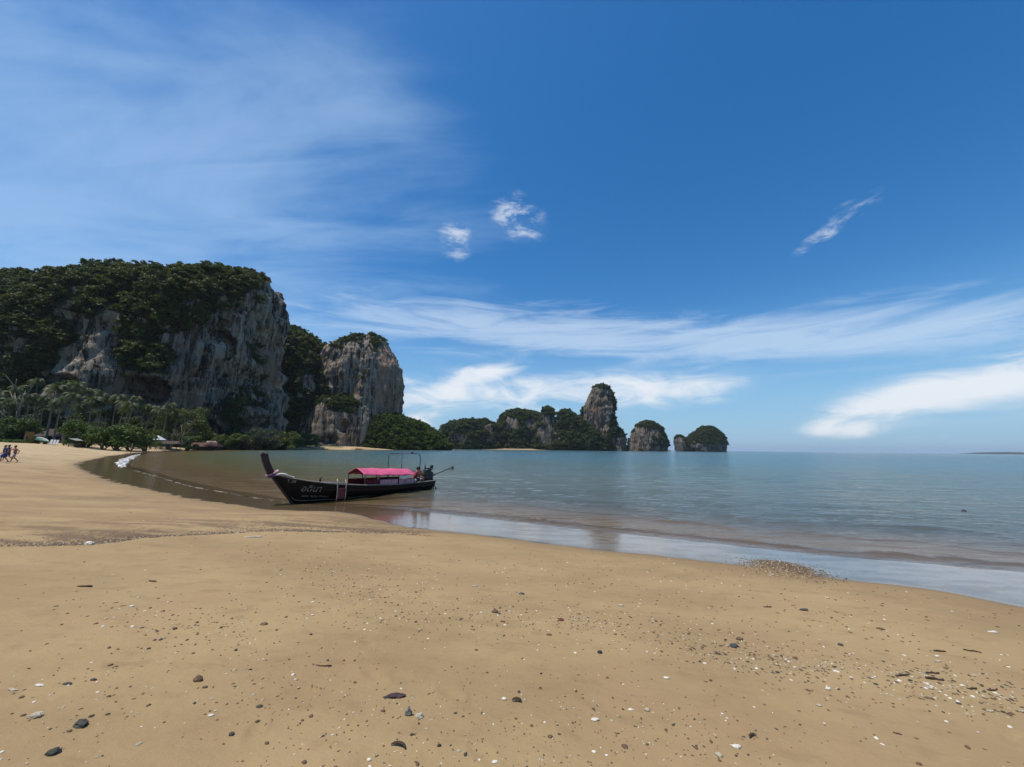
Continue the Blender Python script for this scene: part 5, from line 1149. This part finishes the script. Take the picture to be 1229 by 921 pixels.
def stone(px, py, wpx, hpx, kind, label, seed, form='stone', rot=0.0, cat='stone'):
    c = hit(px, py + hpx * 0.35); D = float((c - CAM0) @ CF); k = D / FPX * 0.5 * 0.95; w_ = wpx * k; h_ = hpx * k * 1.15
    cc = np.array([c[0], c[1], c[2]])
    rz = math.atan2(c[0], c[1])
    if form == 'twig':
        r = random.Random(seed); n = 7; m = MB(); rr = max(0.004, h_ * 0.45)
        pts = [((i / (n - 1) * 2 - 1) * w_, r.uniform(-.12, .12) * w_, rr * 0.6 + abs(r.uniform(0, .3)) * rr) for i in range(n)]
        m.tube(pts, [rr * (0.6 + 0.4 * math.sin(math.pi * (0.15 + 0.7 * i / (n - 1)))) for i in range(n)], 7)
        if r.random() < 0.5: m.tube([pts[3], (pts[3][0] + 0.3 * w_, pts[3][1] + 0.35 * w_, rr)], [rr * 0.5, rr * 0.3], 5)
        o = m.build('twig', ST[kind], None, True); o.location = cc; o.rotation_euler = (0, 0, rot - rz * 0.3)
        return props(o, label, 'twig')
    if form == 'curl':
        m = MB(); m.tube([(w_ * math.cos(a) * 1.0, w_ * 0.5 * math.sin(a), h_ * 0.3 + h_ * 0.5 * math.sin(a)) for a in np.linspace(0.2, 2.9, 12)], [h_ * (0.18 + 0.4 * math.sin(math.pi * i / 11)) for i in range(12)], 8, flat=0.5)
        o = m.build('seaweed', ST[kind], None, True); o.location = cc; o.rotation_euler = (0, 0, rot); return props(o, label, 'seaweed')
    sub = 3 if wpx > 9 else 2
    V, F = ico(sub, seed, 0.42 if form == 'stone' else 0.25, (1, 0.8, 1), 1.5)
    if form == 'shell':                                  # a cupped valve, open side down
        V[:, 2] = np.where(V[:, 2] < 0, V[:, 2] * 0.15, V[:, 2]); V[:, 0] *= 1 + 0.25 * V[:, 1]
        V *= (1 + 0.05 * np.sin(np.arctan2(V[:, 1], V[:, 0]) * 16))[:, None]
    V = V * [w_, w_ * min(1.0, max(0.35, 1.25 * hpx / wpx)), h_ * 0.66]; V[:, 2] += h_ * 0.20
    o = mesh_np('shell' if form == 'shell' else 'stone', V, F, ST[kind], None, smooth=(form != 'stone' or seed % 3 == 0)); o.location = cc; o.rotation_euler = (0, 0, rot * 0.6); return props(o, label, 'shell' if form == 'shell' else cat)
STONES = [(97, 867, 18, 11, 'dark', 'largest dark grey green stone near the lower left corner', 'stone'), (63, 901, 13, 11, 'dark', 'dark triangular stone lowest at the left of the sand', 'stone'), (43, 857, 14, 10, 'cream', 'pale rounded coral lump left of the largest dark stone', 'stone'),
          (107, 651, 11, 7, 'white', 'white lump on the edge of the brown tide line at the left', 'stone'), (238, 813, 11, 11, 'brown', 'rough brown lump standing in the sand at lower left', 'stone'), (474, 834, 26, 8, 'purple', 'long purple brown husk lying on the sand at bottom centre', 'stone'),
          (490, 852, 9, 17, 'spot', 'upright speckled coral piece below the purple husk', 'stone'), (503, 858, 11, 8, 'cream', 'rounded pale pebble against the upright speckled coral', 'stone'), (477, 896, 21, 7, 'twig', 'curved brown seaweed strip at the bottom below the speckled coral', 'curl'),
          (311, 847, 8, 5, 'dark', 'small dark pebble right of the rough brown lump', 'stone'), (278, 880, 7, 6, 'dark', 'small dark stone at the bottom between the brown lump and the centre', 'stone'), (720, 782, 6.5, 6, 'black', 'round black pebble alone on the sand right of centre', 'stone'),
          (673, 743, 7, 5, 'red', 'red brown pebble in the line of bits at the centre of the sand', 'stone'), (659, 761, 7, 4, 'brown', 'flat orange brown pebble below the red brown one', 'stone'), (881, 774, 11, 7, 'blue', 'blue grey stone, larger of two dark stones on the right', 'stone'),
          (888, 766, 9, 6, 'brown', 'brown stone touching the blue grey one on the right', 'stone'), (965, 731, 10, 5, 'dark', 'flat dark stone below the gravel patch by the water', 'stone'), (1009, 773, 7, 5, 'dark', 'dark oval pebble in the right debris line', 'stone'),
          (954, 789, 8, 4, 'brown', 'flat brown pebble under the right debris line', 'stone'), (921, 728, 11, 3, 'twig', 'short straight dark twig below the gravel patch', 'twig'), (304, 644, 20, 3, 'pale', 'bleached white stick lying left of the boat on dry sand', 'twig'),
          (102, 703, 17, 4, 'twig', 'dark stick on the bare sand at the left', 'twig'), (183, 697, 11, 3, 'twig', 'short dark stick right of the longer one at the left', 'twig'), (1083, 810, 20, 4, 'twig', 'long dark straight twig at the left of the driftwood group', 'twig'),
          (1119, 807, 17, 4, 'twig', 'dark twig lying just above the bent one at the right', 'twig'), (1122, 814, 18, 6, 'twig', 'bent dark twig in the middle of the right driftwood group', 'twig'), (1167, 781, 16, 3, 'twig', 'thin dark twig highest of the driftwood at the right', 'twig'),
          (1190, 828, 22, 4, 'twig', 'dark broken twig nearest the right edge of the driftwood line', 'twig'), (1167, 826, 13, 4, 'twig', 'short dark twig left of the broken one at the right', 'twig'), (1128, 781, 13, 4, 'twig', 'dark stub of wood above two white shells at the right', 'twig'),
          (1192, 758, 11, 4, 'white', 'white curved shell high on the sand near the right edge', 'shell'), (1057, 754, 9, 4, 'brown', 'dark flat pebble by itself above the driftwood', 'stone'), (1125, 787, 7, 4, 'white', 'upper of two white shells below the dark stub of wood', 'shell'),
          (1126, 793, 8, 4, 'cream', 'lower of two pale shells below the dark stub of wood', 'shell'), (884, 895, 12, 6, 'white', 'white shell with a dark underside at the bottom right of centre', 'shell'), (862, 905, 9, 8, 'cream', 'cream pebble left of the white shell at the bottom', 'stone'),
          (905, 884, 13, 5, 'twig', 'curled dark seaweed strip above the white shell at the bottom', 'curl'), (714, 863, 11, 5, 'white', 'black and white shell alone at the bottom centre', 'shell'), (777, 851, 7, 6, 'cream', 'cream rounded shell at lower centre right', 'shell'),
          (620, 841, 12, 7, 'twig', 'curled dark leaf right of a tiny white shell at bottom centre', 'curl'), (605, 838, 7, 5, 'white', 'white shell just left of the curled dark leaf', 'shell'), (594, 914, 9, 5, 'white', 'white oval shell on the bottom edge of the picture', 'shell'),
          (443, 911, 6, 5, 'white', 'bright white shell near the bottom left of the seaweed strip', 'shell'), (527, 894, 5, 5, 'black', 'tiny black pebble right of the seaweed strip', 'stone'), (750, 895, 8, 6, 'brown', 'brown pebble at the bottom right of the black and white shell', 'stone'),
          (158, 727, 6, 4, 'white', 'white shell alone on the smooth sand at the left', 'shell'), (80, 820, 11, 4, 'dark', 'dark flat bark piece at the far lower left', 'stone'), (112, 815, 7, 4, 'dark', 'dark pebble right of the bark piece at lower left', 'stone'),
          (47, 822, 12, 4, 'white', 'white flat shell left of the dark bark piece', 'shell'), (15, 827, 15, 4, 'cream', 'long pale shell by the left edge of the sand', 'shell'), (253, 858, 8, 4, 'white', 'long white shell below the rough brown lump', 'shell'),
          (317, 748, 8, 5, 'brown', 'brown pebble standing alone left of centre', 'stone'), (390, 799, 16, 3, 'twig', 'thin reddish twig in the middle left of the sand', 'twig'), (626, 712, 7, 4, 'blue', 'blue grey pebble in the middle of the sand below the boat', 'stone'),
          (570, 703, 8, 3, 'cream', 'flat cream shell near the black dot in the middle', 'shell'), (594, 733, 7, 6, 'brown', 'small brown clump in the middle of the sand', 'stone'), (745, 726, 8, 4, 'cream', 'cream shell right of centre below the water edge', 'shell'),
          (800, 813, 8, 4, 'white', 'white flat shell alone right of the black pebble', 'shell'), (983, 846, 7, 4, 'cream', 'cream shell in the open sand at lower right', 'shell'), (1112, 837, 6, 3, 'brown', 'flat brown pebble below the driftwood at the right', 'stone'), (994, 826, 7, 5, 'white', 'white shell with dark rim in the open sand right of centre', 'shell'),
          (1189, 853, 9, 4, 'cream', 'pale shell near the right edge below the driftwood', 'shell'), (1077, 880, 8, 3, 'twig', 'dark bark strip above the lower right corner', 'twig'), (660, 883, 6, 5, 'brown', 'brown pebble with white bits at bottom centre right', 'stone')]
for i, (a, b, c, d, kd, lab, fm) in enumerate(STONES):
    stone(a, b, c, d, kd, lab, 200 + i, fm, rot=(i * 0.7) % 0.9 - 0.45)
# small pebbles and shell bits: clusters along old wave lines
def cluster_px(n, seed):
    r = np.random.default_rng(seed); C_ = [((230, 750), (75, 18), 6, .18), (((430, 700)), (70, 22), 4, .20), ((560, 745), (90, 12), 3, .05), ((720, 745), (90, 10), 6, .08), ((860, 782), (60, 12), 9, .14), ((960, 800), (80, 14), 7, .15), ((1090, 812), (80, 16), 7, .15), ((1180, 835), (60, 18), 6, .10),
          ((700, 690), (120, 16), 2, .03), ((1000, 735), (120, 22), 5, .05), ((560, 880), (130, 32), 8, .05), ((90, 850), (80, 40), -20, -.2), ((350, 850), (60, 40), 8, .05), ((800, 880), (120, 30), 8, .05), ((640, 800), (380, 80), 0, 0), ((600, 660), (300, 30), 0, 0.1)]
    wts = np.array([1.3, 1.9, 1.0, 1.5, 1.2, 1.3, 1.1, 0.8, 1.0, 1.0, 1.2, 0.8, 0.9, 1.1, 3.2, 1.2]); k = r.choice(len(C_), n, p=wts / wts.sum()); out = np.zeros((n, 2))
    for i in range(n):
        (cx_, cy_), (sx, sy), _, sl = C_[k[i]]; dx = r.normal() * sx; out[i] = (cx_ + dx, cy_ + dx * sl + r.normal() * sy)
    return out
def fast_hit(PX):
    """ray-ground hits for many photo pixels"""
    D = np.array([px_ray(x, y) for x, y in PX]); D /= np.linalg.norm(D, axis=1)[:, None]; t = (0.8 - EYE) / np.minimum(D[:, 2], -0.02)
    for _ in range(7): z = ground_z(D[:, 0] * t, D[:, 1] * t)[0]; t = 0.5 * t + 0.5 * (z - EYE) / np.minimum(D[:, 2], -0.02)
    return np.stack([D[:, 0] * t, D[:, 1] * t, ground_z(D[:, 0] * t, D[:, 1] * t)[0]], 1), t
pp = cluster_px(4400, 77); pp = pp[(pp[:, 1] > 612) & (pp[:, 1] < 940) & (pp[:, 0] > -60) & (pp[:, 0] < 1290)]
HP, HT = fast_hit(pp); info = ground_info(HP[:, 0], HP[:, 1]); ok_ = (info[1] > 0.25) & (HT < 25) & (HT > 1.5); HP, HT, pp = HP[ok_], HT[ok_], pp[ok_]
rp = np.random.default_rng(5); npb = len(HP)
kinds = rp.choice(4, npb, p=[.46, .24, .13, .17]); KM = [ST['brown'], ST['dark'], ST['white'], ST['cream']]
szp = np.clip(rp.lognormal(0.36, 0.40, npb), 0.8, 4.2); szm = np.minimum(szp * HT / FPX * 0.5, 0.017) * 0.95; szm = np.maximum(szm, 0.003)
order = np.argsort(-szm / HT)[:0]
big_idx = np.argsort(-(szm / HT))[:210]; small = np.setdiff1d(np.arange(npb), big_idx)
PEB = []
for k in range(4):
    for s_ in range(3):
        V, F = ico(2, 300 + 5 * k + s_, 0.4 if k < 2 else 0.28, (1, 0.75, 0.55 if k < 2 else 0.4)); me = bpy.data.meshes.new('pebble'); me.from_pydata((V + [0, 0, 0.05]).tolist(), [], F.tolist()); me.materials.append(KM[k])
        me.polygons.foreach_set('use_smooth', np.full(len(me.polygons), True)); PEB.append(me)
PL = [('pebble', 'small brown pebble scattered on the sand', 'pebble', 'small brown pebbles'), ('pebble', 'small dark grey pebble scattered on the sand', 'pebble', 'small dark grey pebbles'), ('shell_fragment', 'small white shell fragment scattered on the sand', 'shell', 'small white shell fragments'), ('coral_fragment', 'small cream coral fragment scattered on the sand', 'coral', 'small cream coral fragments')]
for i in big_idx:
    k = kinds[i]; o = bpy.data.objects.new(PL[k][0], PEB[k * 3 + int(rp.integers(3))]); o.location = HP[i]; o.scale = (szm[i] * 1.1,) * 3; o.rotation_euler = (0, 0, rp.uniform(0, 6.28)); link(o); props(o, *PL[k][1:])
def bits(name, idx, label):
    V0, F0 = ico(1, 9, 0.0); nV = len(V0); n = len(idx); r = np.random.default_rng(8)
    ang = r.uniform(0, 6.28, n); s = szm[idx]; el = r.uniform(.6, 1.5, n); V = np.repeat(V0[None], n, 0) * (1 + 0.25 * r.normal(size=(n, nV, 1)))
    V = V * np.stack([s * el, s / el, s * 0.5], 1)[:, None, :]; c, sn = np.cos(ang)[:, None], np.sin(ang)[:, None]
    X = V[:, :, 0] * c - V[:, :, 1] * sn; Y = V[:, :, 0] * sn + V[:, :, 1] * c; V = np.stack([X, Y, V[:, :, 2]], 2) + HP[idx][:, None, :] + np.array([0, 0, 0.001])
    F = (F0[None] + (np.arange(n) * nV)[:, None, None]).reshape(-1, 3); o = mesh_np(name, V.reshape(-1, 3), F, mats=KM, midx=np.repeat(kinds[idx], len(F0)), smooth=False); props(o, label, 'pebbles', None, 'stuff')
bits('pebble_scatter', small, 'thousands of tiny pebbles and shell bits strewn over the sand')
# gravel tongue at the water edge and coarse debris along the tide line
r = np.random.default_rng(12); n = 2600
gx = GRAVEL[0] + r.normal(size=n) * 0.36; gy = GRAVEL[1] + r.normal(size=n) * 0.40 - 0.1
tl = TIDEs[r.integers(0, len(TIDEs) - 1, 3200)]; tx_ = tl[:, 0] + r.uniform(-.9, .9, len(tl)); ty_ = np.interp(tx_, TIDEs[::-1, 0], TIDEs[::-1, 1]) + r.exponential(0.45, len(tl)) - 0.05
gx = np.concatenate([gx, tx_]); gy = np.concatenate([gy, ty_]); gz_ = ground_z(gx, gy)[0]; keepg = gz_ > 0.04
HP = np.stack([gx, gy, gz_], 1)[keepg]; szm = np.where(np.arange(len(gx)) < n, r.uniform(.005, .014, len(gx)), r.uniform(.006, .017, len(gx)))[keepg]; kinds = r.choice(4, len(HP), p=[.72, .14, .03, .11])
HT = np.linalg.norm(HP, axis=1)
bits('gravel', np.arange(len(HP)), 'brown gravel heaped at the water edge and strewn along the tide line')
# buoy far out at the right
BUO = basic('black_buoy', (0.015, 0.015, 0.018), 0.5, 0.2, 5)
d_ = px_ray(1157, 613.5); c = CAM0 + d_ * (-EYE / d_[2]); bu = empty('buoy', (c[0], c[1], 0.0)); props(bu, 'small black buoy floating on the open water at the right', 'buoy')
m = MB(); m.ell((0, 0, 0.0), (0.10, 0.08, 0.045), 14, 8); m.build('float', BUO, bu, True)
m = MB(); m.tube([(0, 0, 0.04), (0.01, 0, 0.07)], 0.012, 6); m.build('ring', BUO, bu, True)

# ================================================================== the air
m = MB(); m.box((0, 7000, 70), (36000, 36000, 200)); hz = m.build('haze', None); hz.location = (0, 0, 0)
mh, th_ = new_mat('sea_haze'); oh = N(th_, 'ShaderNodeOutputMaterial'); pv = N(th_, 'ShaderNodeVolumePrincipled'); pv.inputs['Color'].default_value = (0.80, 0.88, 1.0, 1); pv.inputs['Density'].default_value = 0.000045; pv.inputs['Anisotropy'].default_value = 0.2
L(th_, pv.outputs[0], oh.inputs['Volume']); hz.data.materials.append(mh); props(hz, 'thin blue sea haze in the air', None, None, 'stuff')
